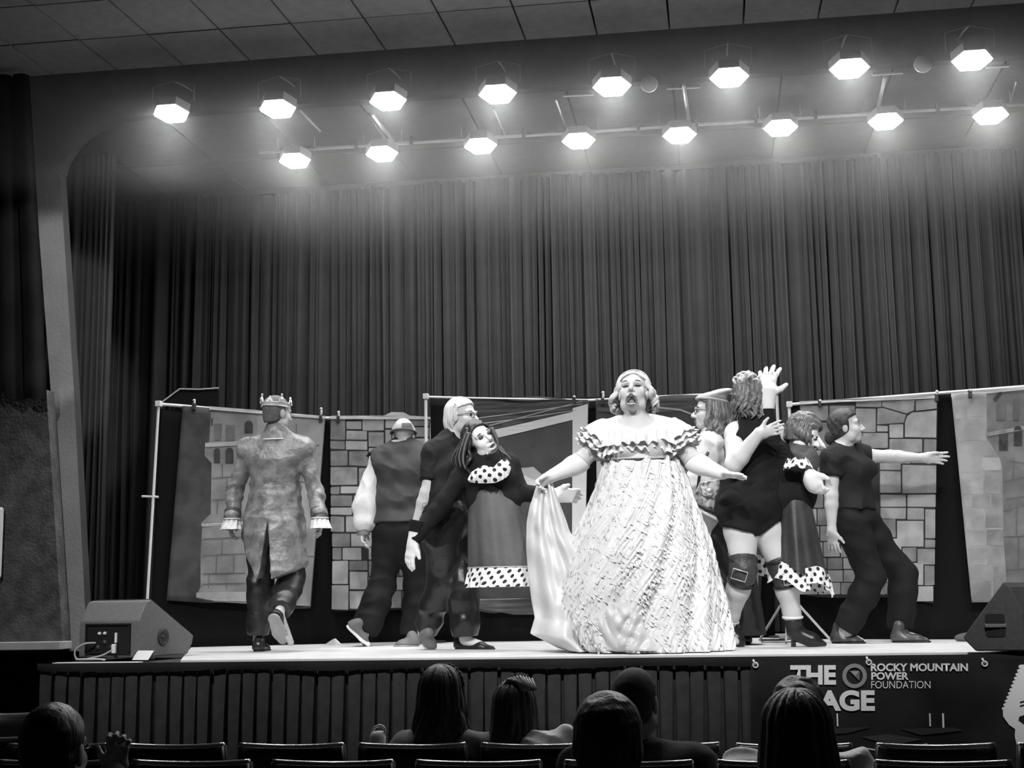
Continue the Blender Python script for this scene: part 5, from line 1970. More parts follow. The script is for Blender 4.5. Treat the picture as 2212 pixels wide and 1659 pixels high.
def fill_rows(x0, x1, rows, seed, wmin=26, wmax=56, g=2.6, xl=None):
    r = random.Random(seed)
    out = []
    for ya, yb in zip(rows[:-1], rows[1:]):
        x = xl(ya) if xl else x0
        while x < x1 - 8:
            x2 = x + r.uniform(wmin, wmax)
            if x1 - x2 < 16: x2 = x1
            out.append((x + g / 2, ya + g / 2, x2 - g / 2, yb - g / 2))
            x = x2
    return out


# ---- left section -------------------------------------------------
LYa, LYb = 10.0, 10.9
c = Cloth('castle_backdrop', 'painted cloth with a castle tower against a dark night sky behind the crowned man', 343, LYa, 930, LYb, .03, .008, 1)
c.sheet((395, 876), (704, 901), (672, 1311), (360, 1297), M_night, bot=lambda u: 6 * math.sin(u * 9) * u)
c.paint([(452, 878), (560, 887), (704, 899), (704, 905), (560, 894), (452, 885)], M_fold_lit, 'folded_hem', .014, None, 26, 5)
tw = [(456, 882), (560, 890), (560, 1302), (530, 1304), (465, 1300), (423, 1291), (433, 1268), (433, 1200), (437, 1134), (434, 1130), (455, 1110), (457, 1000), (442, 984), (443, 960), (452, 954)]
o = c.paint(tw, M_tower, 'painted_tower', .004)
c.paint([(556, 890), (702, 902), (670, 1309), (560, 1304)], M_wall, 'painted_wall', .0045, o)
for sh_, m_ in (([(443, 957), (556, 952), (556, 961), (443, 966)], M_st[3]), ([(434, 1132), (556, 1126), (556, 1132), (436, 1138)], M_st[3]), ([(424, 1280), (556, 1278), (556, 1300), (465, 1298), (424, 1290)], M_st[0]),
               (arch(462, 475, 968, 1000), M_window), (arch(487, 504, 967, 1001), M_window), (arch(528, 546, 909, 936), M_window),
               ([(462, 915), (480, 915), (478, 951), (464, 951)], M_tower_d), ([(488, 918), (508, 918), (507, 951), (488, 951)], M_tower_d), ([(456, 905), (460, 902), (459, 918), (456, 922)], M_window)):
    c.paint(sh_, m_, 'painted_window' if m_ is M_window else 'painted_band', .008, o)
lines = [((480, 1002), (480, 1035)), ((458, 1033), (500, 1030)), ((490, 1030), (488, 1080)), ((458, 1080), (500, 1078)), ((470, 1080), (468, 1110)), ((438, 1165), (530, 1160)), ((480, 1165), (479, 1200)), ((438, 1200), (530, 1196)),
         ((468, 1200), (466, 1240)), ((505, 1198), (504, 1240)), ((437, 1240), (530, 1238)), ((452, 1240), (450, 1270)), ((490, 1240), (489, 1272)), ((436, 1262), (530, 1260)), ((620, 960), (690, 962)), ((640, 915), (640, 960)), ((655, 962), (652, 1040)), ((630, 1040), (690, 1042)), ((640, 1200), (680, 1202))]
for (xa, ya), (xb, yb) in lines:
    v = np.array((yb - ya, -(xb - xa)), float)
    v = v / np.linalg.norm(v) * 1.0
    c.paint([(xa + v[0] + .01, ya + v[1]), (xb + v[0], yb + v[1] + .02), (xb - v[0], yb - v[1]), (xa - v[0], ya - v[1] + .01)], M_tower_d, 'painted_joint', .008, o, 2, 6)
c2b = Cloth('stone_backdrop', 'painted cloth of grey stone blocks behind the man in the waistcoat', 343, LYa, 930, LYb, .03, .008, 2)
c2b.sheet((712, 902), (930, 904), (905, 1316), (722, 1320), M_line, top=lambda u: -3 - 11 * math.exp(-((u - .66) / .12) ** 2), n=(50, 30))
R = [(714, 905, 745, 950), (748, 911, 780, 927), (783, 905, 829, 930), (833, 900, 871, 924), (874, 905, 927, 920), (748, 931, 792, 950), (796, 933, 829, 964), (833, 928, 846, 962), (849, 926, 893, 962), (896, 923, 927, 944), (896, 947, 927, 978),
     (713, 953, 744, 970), (747, 953, 793, 971), (714, 974, 750, 1006), (754, 975, 794, 1006), (797, 968, 828, 990), (831, 966, 893, 990), (714, 1010, 771, 1047), (775, 1011, 800, 1047), (714, 1052, 733, 1067), (736, 1051, 780, 1066), (714, 1070, 760, 1093), (764, 1070, 800, 1112),
     (714, 1096, 760, 1112), (714, 1116, 743, 1148), (747, 1116, 790, 1148), (717, 1153, 755, 1181), (758, 1153, 800, 1181), (718, 1184, 737, 1209), (740, 1184, 780, 1209), (717, 1212, 751, 1261), (754, 1212, 793, 1232), (755, 1235, 793, 1273), (716, 1264, 752, 1317), (755, 1277, 791, 1315)]
R += fill_rows(803, 926, [992, 1012, 1050, 1080, 1112, 1150], 4) + fill_rows(795, 915, [1150, 1182, 1210, 1245, 1275, 1314], 5)
c2b.paint([(712, 899), (830, 898), (845, 890), (872, 891), (884, 898), (930, 901), (930, 906), (712, 906)], M_fold_lit, 'folded_hem', .014, None, 30, 6)
c2b.stones(R, seed=3)
pf = thing('pipe_frame', 'left metal pipe frame whose crossbar slopes away behind the crowned man', 'frame', P(318, 1398, 10.0) * (1, 1, 0) + ZS)
A, B = c.q(343, 872, .0), c.q(932, 904, .0)
MB().tube([c.q(x, y, -.012) for x, y in ((343, 872), (400, 876.5), (480, 884), (560, 890), (640, 897), (700, 902), (760, 904), (932, 904))], .012, 8).build('crossbar', M_pole, pf)
foot = P(312, 1402, A[1] + .0)
foot[2] = STAGE_Z
MB().tube([A, foot], .011, 8).build('upright', M_pole, pf)
h = lerp(A, foot, .385)
MB().tube([h + np.array((-.09, 0, .004)), h + np.array((.04, 0, -.004))], .009, 8).build('cross_handle', M_pole, pf)
MB().box(A - .022, A + .022).build('corner_joint', M_white, pf, bevel=.004)
MB().lathe([(.001, 0), (.14, 0), (.14, .015), (.001, .02)], foot, (0, 0, 1), 20).build('base_plate', M_metal_d, pf)
f2 = np.array((B[0], B[1], STAGE_Z))
MB().tube([B, f2], .014, 8).build('upright', M_pole, pf)
# black undercloth to the floor, with the raised flap
bk = Cloth('black_drape', 'black cloth hanging to the floor from the left pipe frame below the castle cloth', 343, LYa, 930, LYb, -.03, .02, 3)
bk.sheet((345, 884), (935, 908), (940, 1388), (322, 1402), M_black_cloth, n=(60, 20), cat='drape')
for k_, (xa, ya) in enumerate(((418, 1392), (560, 1388), (700, 1386))):
    pass
fl_ = Cloth('drape_flap', 'loose black cloth flap rising above the left end of the castle backdrop', 343, LYa, 930, LYb, -.015, .012, 4)
fl_.sheet((392, 838), (474, 840), (474, 882), (345, 874), M_black_cloth, n=(16, 10), cat='drape')
MB().tube([fl_.q(346, 872, .01), fl_.q(388, 840, .01), fl_.q(430, 841, .01), fl_.q(473, 838, .01)], .006, 6).build('hem_edge', M_metal, fl_.root)
clipn = 0
def clip(c_, x, y, tall, label):
    o = thing('spring_clip', label, 'clip', c_.q(x, y, .01))
    a = c_.q(x, y, .0)
    MB().box(a + (-.012, -.022, -.03), a + (.012, .018, .02)).build('jaw', M_metal_d, o, bevel=.003)
    b_ = c_.q(x + 1, y - tall, .0)
    MB().tube([a + (0, -.01, .015), lerp(a, b_, .6) + (.004, -.01, 0), b_ + (0, -.012, 0)], [.008, .009, .007], 8).build('grip', M_white, o, True)
    MB().lathe([(.001, -.012), (.010, -.006), (.012, 0), (.010, .006), (.001, .012)], b_ + (0, -.012, 0), (0, 0, 1), 10).build('tip', M_white, o, True)
clip(c, 694, 903, 20, 'pale spring clip between the castle cloth and the stone cloth')
clip(c2b, 731, 905, 14, 'small pale clip on the stone cloth left of the cap')
clip(c, 420, 877, 12, 'dark clip on the crossbar near the left end of the castle cloth')

# ---- middle section -----------------------------------------------
MYa, MYb = 10.55, 10.8
c = Cloth('doorway_backdrop', 'dark painted cloth with a cream door frame under a wooden beam behind the puppet', 920, MYa, 1690, MYb, .03, .010, 5)
c.sheet((1000, 858), (1272, 862), (1262, 1328), (1030, 1318), M_slate, top=lambda u: 4 * math.sin(u * 8), bot=lambda u: 5 * math.sin(u * 11))
o = c.paint([(1002, 862), (1270, 864), (1270, 874), (1060, 930), (1004, 950)], M_wood, 'painted_beam', .004)
for i_, (ya, yb) in enumerate(((905, 872), (918, 884), (930, 866))):
    c.paint([(1012, ya), (1258, yb), (1258, yb + 1.6), (1012, ya + 2.6)], M_pl, 'painted_highlight', .007, o, 12, 6)
c.paint([(1061, 930), (1237, 890), (1237, 907), (1070, 947)], M_cream, 'painted_frame', .007, o, 14, 8)
c.paint([(1237, 882), (1270, 873), (1262, 1300), (1235, 1300)], M_cream, 'painted_frame', .0072, o, 4, 24)
c.paint([(1112, 1012), (1152, 1008), (1196, 1048), (1160, 1046)], M_cream_d, 'painted_page', .007, o)
c.paint([(1106, 1014), (1172, 1046), (1128, 1054)], M_cream, 'painted_page', .0075, o)
c.paint([(1036, 1296), (1240, 1292), (1240, 1326), (1110, 1328), (1032, 1314)], M_wood, 'painted_step', .006, o)
c.paint([(1036, 1294), (1240, 1290), (1240, 1293), (1036, 1297)], M_pl, 'painted_highlight', .008, o, 12, 4)
c = Cloth('hearth_backdrop', 'dark painted cloth with a curved beam and pale lines behind the beret woman', 920, MYa, 1690, MYb, .03, .010, 6)
c.sheet((1287, 862), (1668, 850), (1640, 1346), (1292, 1330), M_slate, top=lambda u: 3 * math.sin(u * 10))
o = c.paint([(1289, 866), (1440, 862), (1590, 856), (1640, 870), (1520, 905), (1430, 884), (1330, 884), (1290, 890)], M_wood, 'painted_beam', .004)
c.paint([(1288, 960), (1306, 955), (1304, 1180), (1290, 1180)], M_cream_d, 'painted_frame', .006, o)
c.paint([(1424, 879), (1470, 884), (1505, 897), (1505, 901), (1468, 888), (1424, 883)], M_pl, 'painted_highlight', .008, o, 10, 8)
for y in (1226, 1262, 1295, 1305, 1338):
    c.paint([(1580, y), (1638, y + 1), (1638, y + 4), (1580, y + 3)], M_pl, 'painted_highlight', .008, o, 5, 3)
c.paint([(1633, 1228), (1637, 1228), (1639, 1344), (1635, 1344)], M_pl, 'painted_highlight', .009, o, 2, 8)
pf = thing('pipe_frame', 'middle metal pipe frame standing behind the fair-haired woman and the singer', 'frame', P(925, 1392, MYa) * (1, 1, 0) + ZS)
A, B = c.q(920, 857, 0), c.q(1677, 846, 0)
MB().tube([c.q(x, y, -.012) for x, y in ((920, 857), (1000, 859.5), (1130, 862), (1270, 864), (1400, 858), (1500, 853), (1600, 849.5), (1677, 846))], .009, 8).build('crossbar', M_pole, pf)
for e_ in (A, B):
    MB().tube([e_, (e_[0], e_[1], STAGE_Z)], .012, 8).build('upright', M_pole, pf)
    MB().lathe([(.001, 0), (.14, 0), (.14, .015), (.001, .02)], (e_[0], e_[1], STAGE_Z), (0, 0, 1), 20).build('base_plate', M_metal_d, pf)
    MB().box(e_ - .02, e_ + .022).build('corner_joint', M_white, pf, bevel=.004)
bk = Cloth('black_drape', 'black cloth hanging to the floor from the middle pipe frame below the doorway cloth', 920, MYa, 1690, MYb, -.03, .02, 7)
bk.sheet((930, 862), (1672, 852), (1674, 1384), (936, 1388), M_black_cloth, n=(70, 20), cat='drape')
clip(c, 1302, 866, 18, 'pale spring clip on the crossbar left of the singing woman')
clip(c, 1240, 863, 5, 'tiny pale clip on the beam edge of the doorway cloth')

# ---- right section -------------------------------------------------
RYa, RYb = 10.35, 9.75
c = Cloth('stone_backdrop', 'painted cloth of large stone blocks behind the pointing person', 1700, RYa, 2212, RYb, .03, .008, 8)
c.sheet((1727, 870), (2026, 856), (2016, 1301), (1715, 1282), M_line, bot=lambda u: 4 * math.sin(u * 7), top=lambda u: -2 * abs(math.sin(u * 9)))
R = [(1729, 876, 1789, 909), (1793, 877, 1847, 909), (1850, 867, 1904, 879), [(1906, 878), (1906, 868), (1975, 864), (1974, 886), (1958, 893)], [(1978, 865), (2023, 861), (2023, 882), (1978, 887)], (1850, 883, 1892, 933),
     [(1896, 883), (1906, 881), (1957, 896), (1952, 913), (1895, 917)], [(1955, 912), (1960, 899), (1970, 891), (2023, 886), (2022, 945), (1955, 944)], (1895, 920, 1918, 932), (1922, 917, 1951, 945), (1862, 936, 1918, 967), (1922, 949, 1992, 977), (1996, 949, 2022, 982),
     (1902, 1000, 1946, 1015), (1950, 1005, 2022, 1065), (1902, 1018, 1946, 1065), (1903, 1069, 1957, 1094), (1961, 1069, 2021, 1095), (1903, 1097, 1957, 1120), (1961, 1098, 1996, 1122), (1999, 1100, 2020, 1162), (1938, 1125, 1995, 1180), (1904, 1122, 1935, 1160),
     (1950, 1183, 1979, 1213), (1982, 1186, 2019, 1219), (1998, 1166, 2020, 1183), (1968, 1216, 1994, 1263), (1997, 1222, 2018, 1264), (1970, 1267, 2016, 1299)]
R += fill_rows(1728, 1860, [911, 972, 1022, 1060, 1098, 1135, 1170, 1204], 14, 34, 60) + fill_rows(1728, 1900, [1204, 1230, 1258], 15, 34, 60) + fill_rows(1720, 1966, [1258, 1285], 16, 40, 60) + fill_rows(1903, 1948, [1162, 1204, 1232, 1258], 17) + fill_rows(1925, 2022, [979, 1002], 18, 40, 60) + fill_rows(1905, 1966, [1232, 1258, 1284], 19)
c.paint([(1727, 867), (1850, 861), (2026, 853), (2026, 860), (1850, 868), (1727, 874)], M_fold_lit, 'folded_hem', .014, None, 30, 4)
c.stones(R, seed=8, mats=[M_st[1], M_st[0], M_st[2], M_st[1]])
clip(c, 2022, 858, 12, 'pale clip at the right end of the large stone cloth')
clip(c, 1770, 870, 4, 'small pale clip above the second puppet on the right crossbar')
c = Cloth('tower_backdrop', 'pale painted cloth with a castle tower at the far right behind the loudspeaker', 1700, RYa, 2212, RYb, .035, .010, 9)
c.sheet((2056, 855), (2290, 829), (2300, 1300), (2100, 1301), M_wall, top=lambda u: -2 * abs(math.sin(u * 9)))
r_ = random.Random(12)
R = [(2060, 870, 2090, 905), (2094, 868, 2128, 900), (2058, 908, 2080, 955), (2084, 905, 2130, 952), (2062, 958, 2116, 1020), (2119, 955, 2160, 984), (2120, 988, 2163, 1016), (2066, 1024, 2125, 1068), (2128, 1020, 2165, 1068), (2072, 1072, 2100, 1096), (2102, 1070, 2138, 1096), (2142, 1068, 2165, 1098),
     (2076, 1100, 2126, 1148), (2130, 1098, 2166, 1140), (2082, 1152, 2128, 1180), (2132, 1144, 2168, 1178), (2086, 1184, 2134, 1220), (2138, 1180, 2172, 1218), (2090, 1224, 2140, 1250), (2094, 1254, 2142, 1296), (2146, 1222, 2176, 1292)]
o = None
def edge_x(y): return 2056 + 44 * (y - 855) / 446 + 4
for i_, (x0, y0, x1, y1) in enumerate(R):
    if x0 < 2112 and x0 - edge_x(y0) < 14:
        c.stones([[(edge_x(y0), y0), (x1, y0), (x1, y1), (edge_x(y1), y1)]], .004, i_, [M_wall, M_st[0], M_st[1]])
    else:
        c.stones([(x0, y0, x1, y1)], .004, i_, [M_wall, M_st[0], M_st[1]])
c.paint([(2056, 851), (2290, 826), (2290, 833), (2056, 858)], M_fold_lit, 'folded_hem', .014, None, 24, 4)
tp = [(2131, 850), (2300, 834), (2300, 1276), (2176, 1276), (2168, 1150), (2166, 1010), (2158, 985), (2131, 942), (2133, 935)]
o = c.paint(tp, M_wall2, 'painted_tower', .007)
for sh_, m_ in ((arch(2158, 2177, 928, 973), M_window), (arch(2190, 2208, 920, 963), M_window), (arch(2152, 2172, 866, 908), M_tower_d), (arch(2188, 2200, 860, 908), M_tower_d), ([(2131, 934), (2300, 905), (2300, 912), (2133, 943)], M_st[1]), ([(2145, 862), (2160, 846), (2166, 848), (2150, 868)], M_window)):
    c.paint(sh_, m_, 'painted_window' if m_ is M_window else 'painted_band', .011, o)
for (xa, ya), (xb, yb) in [((2170, 1040), (2215, 1030)), ((2172, 1078), (2215, 1072)), ((2190, 990), (2188, 1035)), ((2168, 1105), (2212, 1090)), ((2170, 1160), (2215, 1158)), ((2196, 1090), (2196, 1158)), ((2175, 1232), (2215, 1228)), ((2200, 1160), (2200, 1230)), ((2180, 995), (2212, 1000))]:
    v = np.array((yb - ya, -(xb - xa)), float)
    v = v / np.linalg.norm(v) * 1.1
    c.paint([(xa + v[0] + .01, ya + v[1]), (xb + v[0], yb + v[1] + .02), (xb - v[0], yb - v[1]), (xa - v[0], ya - v[1] + .01)], M_tower_d, 'painted_joint', .011, o, 2, 6)
pf = thing('pipe_frame', 'right metal pipe frame whose crossbar rises towards the right edge', 'frame', P(1702, 1388, RYa) * (1, 1, 0) + ZS)
A, B = c.q(1702, 873, -.03), c.q(2300, 827, -.03)
MB().tube([A, B], .011, 8).build('crossbar', M_pole, pf)
MB().box(A - .02, A + .022).build('corner_joint', M_white, pf, bevel=.004)
for e_ in (A, B):
    MB().tube([e_, (e_[0], e_[1], STAGE_Z)], .012, 8).build('upright', M_pole, pf)
    MB().lathe([(.001, 0), (.14, 0), (.14, .015), (.001, .02)], (e_[0], e_[1], STAGE_Z), (0, 0, 1), 20).build('base_plate', M_metal_d, pf)
bk = Cloth('black_drape', 'black cloth hanging to the floor between the large stone cloth and the tower cloth', 1700, RYa, 2212, RYb, -.03, .02, 10)
bk.sheet((1706, 878), (2296, 832), (2300, 1378), (1704, 1386), M_black_cloth, n=(60, 20), cat='drape')
clip(c, 2095, 850, 6, 'pale clip at the left end of the tower cloth')

# ------------------------------------------------------------------ wedge loudspeakers
M_spk = mat('speaker_paint', 0.13, 0.6, 0.16, 60, .25, 260)
M_grille = mat('speaker_grille', 0.03, 0.5)
sp1 = thing('stage_monitor', 'grey wedge loudspeaker with an open cable plate at the left end of the stage', 'speaker', PZ(298, 1421, STAGE_Z))
O = PZ(298, 1421, STAGE_Z + .012)
wA = nrm((-math.cos(.25), math.sin(.25), 0))
dA = nrm((math.sin(.25), math.cos(.25), 0))
up = np.array((0, 0, 1.0))
prof = [(0, 0), (0, .218), (.075, .335), (.115, .345), (.56, .115), (.55, .07), (.50, .0)]
W_ = .445
pts = [O + dA * a + up * b for a, b in prof]
cab = MB().prism(pts, wA * W_)
cab.build('cabinet', M_spk, sp1, bevel=.008)
rear = lambda a, b, e=0.0: O + wA * a + up * b - dA * e
fr_ = MB()
for a0, b0, a1, b1 in ((.055, .025, .39, .035), (.055, .195, .39, .205), (.055, .025, .065, .205), (.38, .025, .39, .205)):
    fr_.add([rear(a0, b0, .001), rear(a1, b0, .001), rear(a1, b1, .001), rear(a0, b1, .001), rear(a0, b0, .012), rear(a1, b0, .012), rear(a1, b1, .012), rear(a0, b1, .012)], [(0, 1, 2, 3), (4, 7, 6, 5), (0, 4, 5, 1), (1, 5, 6, 2), (2, 6, 7, 3), (3, 7, 4, 0)])
fr_.build('plate_frame', M_black, sp1)
MB().add([rear(.065, .035, .003), rear(.38, .035, .003), rear(.38, .195, .003), rear(.065, .195, .003), rear(.065, .035, .001), rear(.38, .035, .001), rear(.38, .195, .001), rear(.065, .195, .001)], [(0, 1, 2, 3), (4, 7, 6, 5), (0, 4, 5, 1), (1, 5, 6, 2), (2, 6, 7, 3), (3, 7, 4, 0)]).build('cable_plate', M_black, sp1)
for k_, (a, b) in enumerate(((.285, .145), (.245, .146))):
    MB().lathe([(.001, .012), (.009, .010), (.011, 0)], rear(a, b, .004), -dA, 12).build('knob', M_white, sp1, True)
for a, b in ((.25, .09), (.16, .10), (.30, .06), (.20, .06)):
    MB().lathe([(.001, .008), (.014, .006), (.018, 0)], rear(a, b, .004), -dA, 12).build('socket', M_metal_d, sp1, True)
MB().box((-.007, -.007, -.03), (.007, .007, .03), Matrix.Translation(rear(.155, .120, .012))).build('bright_tag', M_white, sp1)
MB().box((-.014, -.012, -.028), (.014, .012, .028), Matrix.Translation(rear(.160, .055, .022))).build('white_plug', M_white, sp1, bevel=.004)
endp = lambda a, b, e=0.0: O + dA * a + up * b - wA * e
MB().lathe([(.052, .0), (.052, .006), (.040, .004), (.034, -.002), (.012, -.002), (.012, .004), (.001, .006)], endp(.24, .115, .002), -wA, 24).build('pole_cup', M_grille, sp1, True)
fl = [O + dA * (.125 + .010) + up * (.345 - .003), O + dA * .552 + up * .124]
gv = nrm(np.cross(fl[1] - fl[0], wA))
if gv[2] < 0: gv = -gv
MB().prism([fl[0] + wA * .02 + gv * .002, fl[1] + wA * .02 + gv * .002, fl[1] + wA * (W_ - .02) + gv * .002, fl[0] + wA * (W_ - .02) + gv * .002], gv * .006).build('grille', M_grille, sp1)
cb = thing('audio_cable', 'grey cable looping out of the left loudspeaker onto the stage edge', 'cable', rear(.3, 0, .05))
MB().tube(smooth_path([rear(.30, .09, .02), rear(.36, .085, .05), rear(.41, .05, .07), rear(.40, .0, .075), rear(.33, -.006, .085), rear(.26, .005, .08), rear(.20, .02, .07), rear(.17, .045, .035)]), .006, 8).build('cord', mat('grey_cord', .45, .6), cb, True)
MB().tube(smooth_path([rear(.38, -.006, .10), rear(.30, -.004, .11), rear(.22, -.004, .10), rear(.15, -.006, .12)]), .006, 8).build('cord', mat('grey_cord2', .6, .6), cb, True)

def card(name, label, x0, x1, y0, y1, z, slant=0.0):
    a, b = PZ(x0, y1, STAGE_Z), PZ(x1, y1, STAGE_Z)
    hgt = (y1 - y0) * a[1] / F_PX
    dx = slant * (b[0] - a[0])
    v = np.array((dx, .035, hgt))
    o = thing(name, label, 'card', a)
    MB().prism([a + (0, 0, .001), b + (0, 0, .001), b + v, a + v], (0, .003, 0)).build('face', M_white, o)
    MB().prism([b + v, b + (0, .09, .001), a + (0, .09, .001), a + v], (0, .002, .001)).build('back_leaf', M_white, o)
card('folded_card', 'small white folded card leaning in front of the left loudspeaker', 285, 320, 1406, 1426, 0, .18)
card('folded_card', 'small white folded card leaning in front of the right loudspeaker', 2160, 2200, 1387, 1406, 0, -.05)

sp2 = thing('stage_monitor', 'dark wedge loudspeaker with a handle slot cut by the right edge', 'speaker', PZ(2212, 1405, STAGE_Z))
O = PZ(2216, 1406, STAGE_Z + .012)
dA = nrm((-1, .10, 0))
wA = nrm((.55, .83, 0))
prof = [(0, 0), (0, .20), (.055, .335), (.09, .365), (.315, .075), (.30, .05), (.255, 0)]
MB().prism([O + dA * a + up * b for a, b in prof], wA * .46).build('cabinet', mat('speaker_dark', .045, .6, .06, 60, .25, 260), sp2, bevel=.008)
e2 = lambda a, b, e=0.0: O + dA * a + up * b + np.array((0, -1, 0)) * e
for b0, b1 in ((.145, .195), (.075, .122)):
    hp = [(.105, b0), (.185, b0), (.195, b0 + .01), (.195, b1 - .01), (.185, b1), (.105, b1), (.095, b1 - .01), (.095, b0 + .01)]
    MB().prism([e2(a, b, .004) for a, b in hp], (0, .002, 0)).build('handle_slot', M_black, sp2)
MB().box((-.055, -.012, -.010), (.055, .006, .010), Matrix.Translation(e2(.145, .133, .004))).build('handle_grip', M_spk, sp2, bevel=.004)

# small things on the stage floor
st = thing('floor_stand', 'folding tripod stand with pale legs on the stage beside the heeled boot', 'stand', PZ(1712, 1380, STAGE_Z))
c0 = P(1700, 1300, 9.9)
fl0 = np.array((c0[0], c0[1], STAGE_Z + .02))
MB().tube([fl0, c0 + (0, 0, .12)], .010, 8).build('pole', M_pole, st)
for k_, (x, y) in enumerate(((1792, 1380), (1640, 1384), (1698, 1388))):
    e_ = PZ(x, y, STAGE_Z + .008)
    e_[1] = min(max(e_[1], 9.5), 10.2)
    MB().tube([c0 + np.array((.01, 0, .06)), e_], .009, 8).build('leg', M_pole if k_ == 0 else M_can, st)
for k_, (xa, xb, y, hh, lb) in enumerate(((1640, 1690, 1378, .02, 'flat dark case with pale edges on the stage behind the heeled boot'), (1668, 1700, 1370, .05, 'smaller pale box on the dark case behind the heeled boot'))):
    a, b = PZ(xa, y + 4, STAGE_Z), PZ(xb, y + 4, STAGE_Z)
    a[1] = b[1] = 9.75 + .02 * k_
    z_ = STAGE_Z if k_ == 0 else STAGE_Z + .022
    o = thing('flat_case', lb, 'case', a)
    MB().box((a[0], a[1], z_), (b[0], a[1] + .16, z_ + .02)).build('shell', M_black if k_ == 0 else M_cream_d, o, bevel=.003)
    MB().box((a[0] + .004, a[1] - .003, z_ + .004), (b[0] - .004, a[1] + .001, z_ + .012)).build('edge_stripe', M_white, o)
a = P(717, 1380, 10.3)
a[2] = STAGE_Z
o = thing('paper_scrap', 'small folded white paper on the stage floor right of the crowned man', 'paper', a)
MB().prism([a + (-.06, 0, .001), a + (.06, 0, .001), a + (.01, .01, .045)], (0, .06, 0)).build('sheet', M_white, o)
a = PZ(2085, 1382, STAGE_Z)
a[1] = min(a[1], 9.6)
o = thing('cloth_bundle', 'small dark bundle lying on the stage left of the right loudspeaker', 'bundle', a)
F = Field(a - .2, a + .25, .008)
F.ell(a + (0, 0, .02), (.11, .08, .035), None, .02)
F.ell(a + (.06, 0, .025), (.06, .06, .035), None, .02)
F.wrinkle(.007, 30, 3)
F.cut(a + (0, 0, .002), (0, 0, -1))
F.build('cloth', mat('bundle_cloth', .08, .8), o)
# ------------------------------------------------------------------ banner on the stage front
M_ban = mat('banner_vinyl', 0.014, 0.32, 0.03, 3, .06, 5)
M_print = mat('banner_white_print', 0.93, 0.5)
M_print_g = mat('banner_grey_print', 0.16, 0.5)
M_print_d = mat('banner_dark_print', 0.035, 0.5)
BY = SY - .14
bn = thing('banner', 'glossy black banner with white lettering hung on the right of the stage front', 'banner', P(1900, 1600, BY))
B = lambda x, y, e=0.0: P(x, y, BY - e)
G = np.zeros((16, 60, 3))
for j in range(16):
    for i in range(60):
        x = 1622 + (2300 - 1622) * i / 59
        y0_ = 1427 - (x - 1622) * .006 + (4 * math.sin((x - 1632) / 244 * math.pi) ** 2 if x < 2120 else 0)
        y = y0_ + (1660 - y0_) * j / 15
        p = B(x, y)
        p[1] += .0025 * math.sin(x * .021 + j * .2) * (j / 15) + .001 * math.sin(x * .05 - j * .5)
        p[2] = max(p[2], .02)
        G[j, i] = p
MB().grid(G).build('vinyl_sheet', M_ban, bn, True)
PE = .008


def printed(poly, m, part, e=PE):
    p = np.array([B(x, y, e) for x, y in poly])
    return MB().prism(p, (0, .002, 0)).build(part, m, bn)


def text(s, x0, x1, yb, yt, m, bold, e=PE):
    """flat letters: baseline yb, cap top yt, between picture columns x0..x1"""
    cu = bpy.data.curves.new('lettering', 'FONT')
    cu.body = s
    cu.offset = bold
    cu.extrude = .0
    cu.resolution_u = 4
    tmp = bpy.data.objects.new('lettering', cu)
    COL.objects.link(tmp)
    dg = bpy.context.evaluated_depsgraph_get()
    me = bpy.data.meshes.new_from_object(tmp.evaluated_get(dg))
    bpy.data.objects.remove(tmp)
    me.materials.clear()
    me.materials.append(m)
    co_ = np.empty(len(me.vertices) * 3)
    me.vertices.foreach_get('co', co_)
    co_ = co_.reshape(-1, 3)
    mn, mx = co_.min(0), co_.max(0)
    A0, A1, A2 = B(x0, yb, e), B(x1, yb, e), B(x0, yt, e)
    u = (co_[:, 0] - mn[0]) / (mx[0] - mn[0])
    v = (co_[:, 1] - mn[1]) / (mx[1] - mn[1])
    V = A0 + u[:, None] * (A1 - A0) + v[:, None] * (A2 - A0)
    me.vertices.foreach_set('co', V.ravel())
    me.update()
    return link('lettering', me, bn)


text('THE', 1707, 1806, 1479, 1437, M_print, .045)
text('STAGE', 1707, 1890, 1536, 1491, M_print, .045)
text('ROCKY MOUNTAIN', 1881, 2091, 1450, 1433, M_print, .032)
text('POWER', 1882, 1963, 1468.5, 1452, M_print, .032)
text('FOUNDATION', 1882, 2010, 1487, 1471, M_print, -.004)
cx_, cy_ = 1846, 1460
rg_ = np.linspace(0, 2 * np.pi, 41)[:-1]
G = np.array([[B(cx_ + r * math.cos(a), cy_ + r * math.sin(a), PE) for a in rg_] for r in (18, 26.5)])
MB().grid(G, closed_u=True).build('logo_ring', mat('logo_grey', .30, .5), bn)
printed([(1834, 1449), (1857, 1449), (1857, 1471)], mat('logo_mid', .16, .5), 'logo_triangle')
printed([(1838, 1450), (1856, 1449.5), (1848, 1460)], mat('logo_pale', .38, .5), 'logo_facet', PE + .001)
for x0, y0_, x1, y1_ in ((1807, 1541, 1811, 1569), (2007, 1541, 2011, 1569), (2035, 1541, 2040, 1572)):
    printed([(x0, y0_), (x1 - 1, y0_), (x1, y1_), (x0 + 1, y1_)], M_print, 'printed_stripe')
printed([(1800, 1573), (1880, 1571), (1830, 1584), (1790, 1586)], M_print_d, 'printed_diamond')
printed([(1945, 1575), (2060, 1571), (2080, 1578), (1990, 1588)], M_print_d, 'printed_diamond')
printed([(1860, 1592), (1920, 1586), (1992, 1597), (1930, 1610)], mat('banner_grey2', .06, .5), 'printed_diamond')
printed([(1940, 1617), (2003, 1606), (2004, 1609), (1945, 1620)], M_print, 'printed_stripe')
printed([(1870, 1615), (1900, 1620), (1900, 1623), (1870, 1618)], M_print, 'printed_stripe')
saw = [(2230, 1435), (2203, 1436)]
y = 1438.0
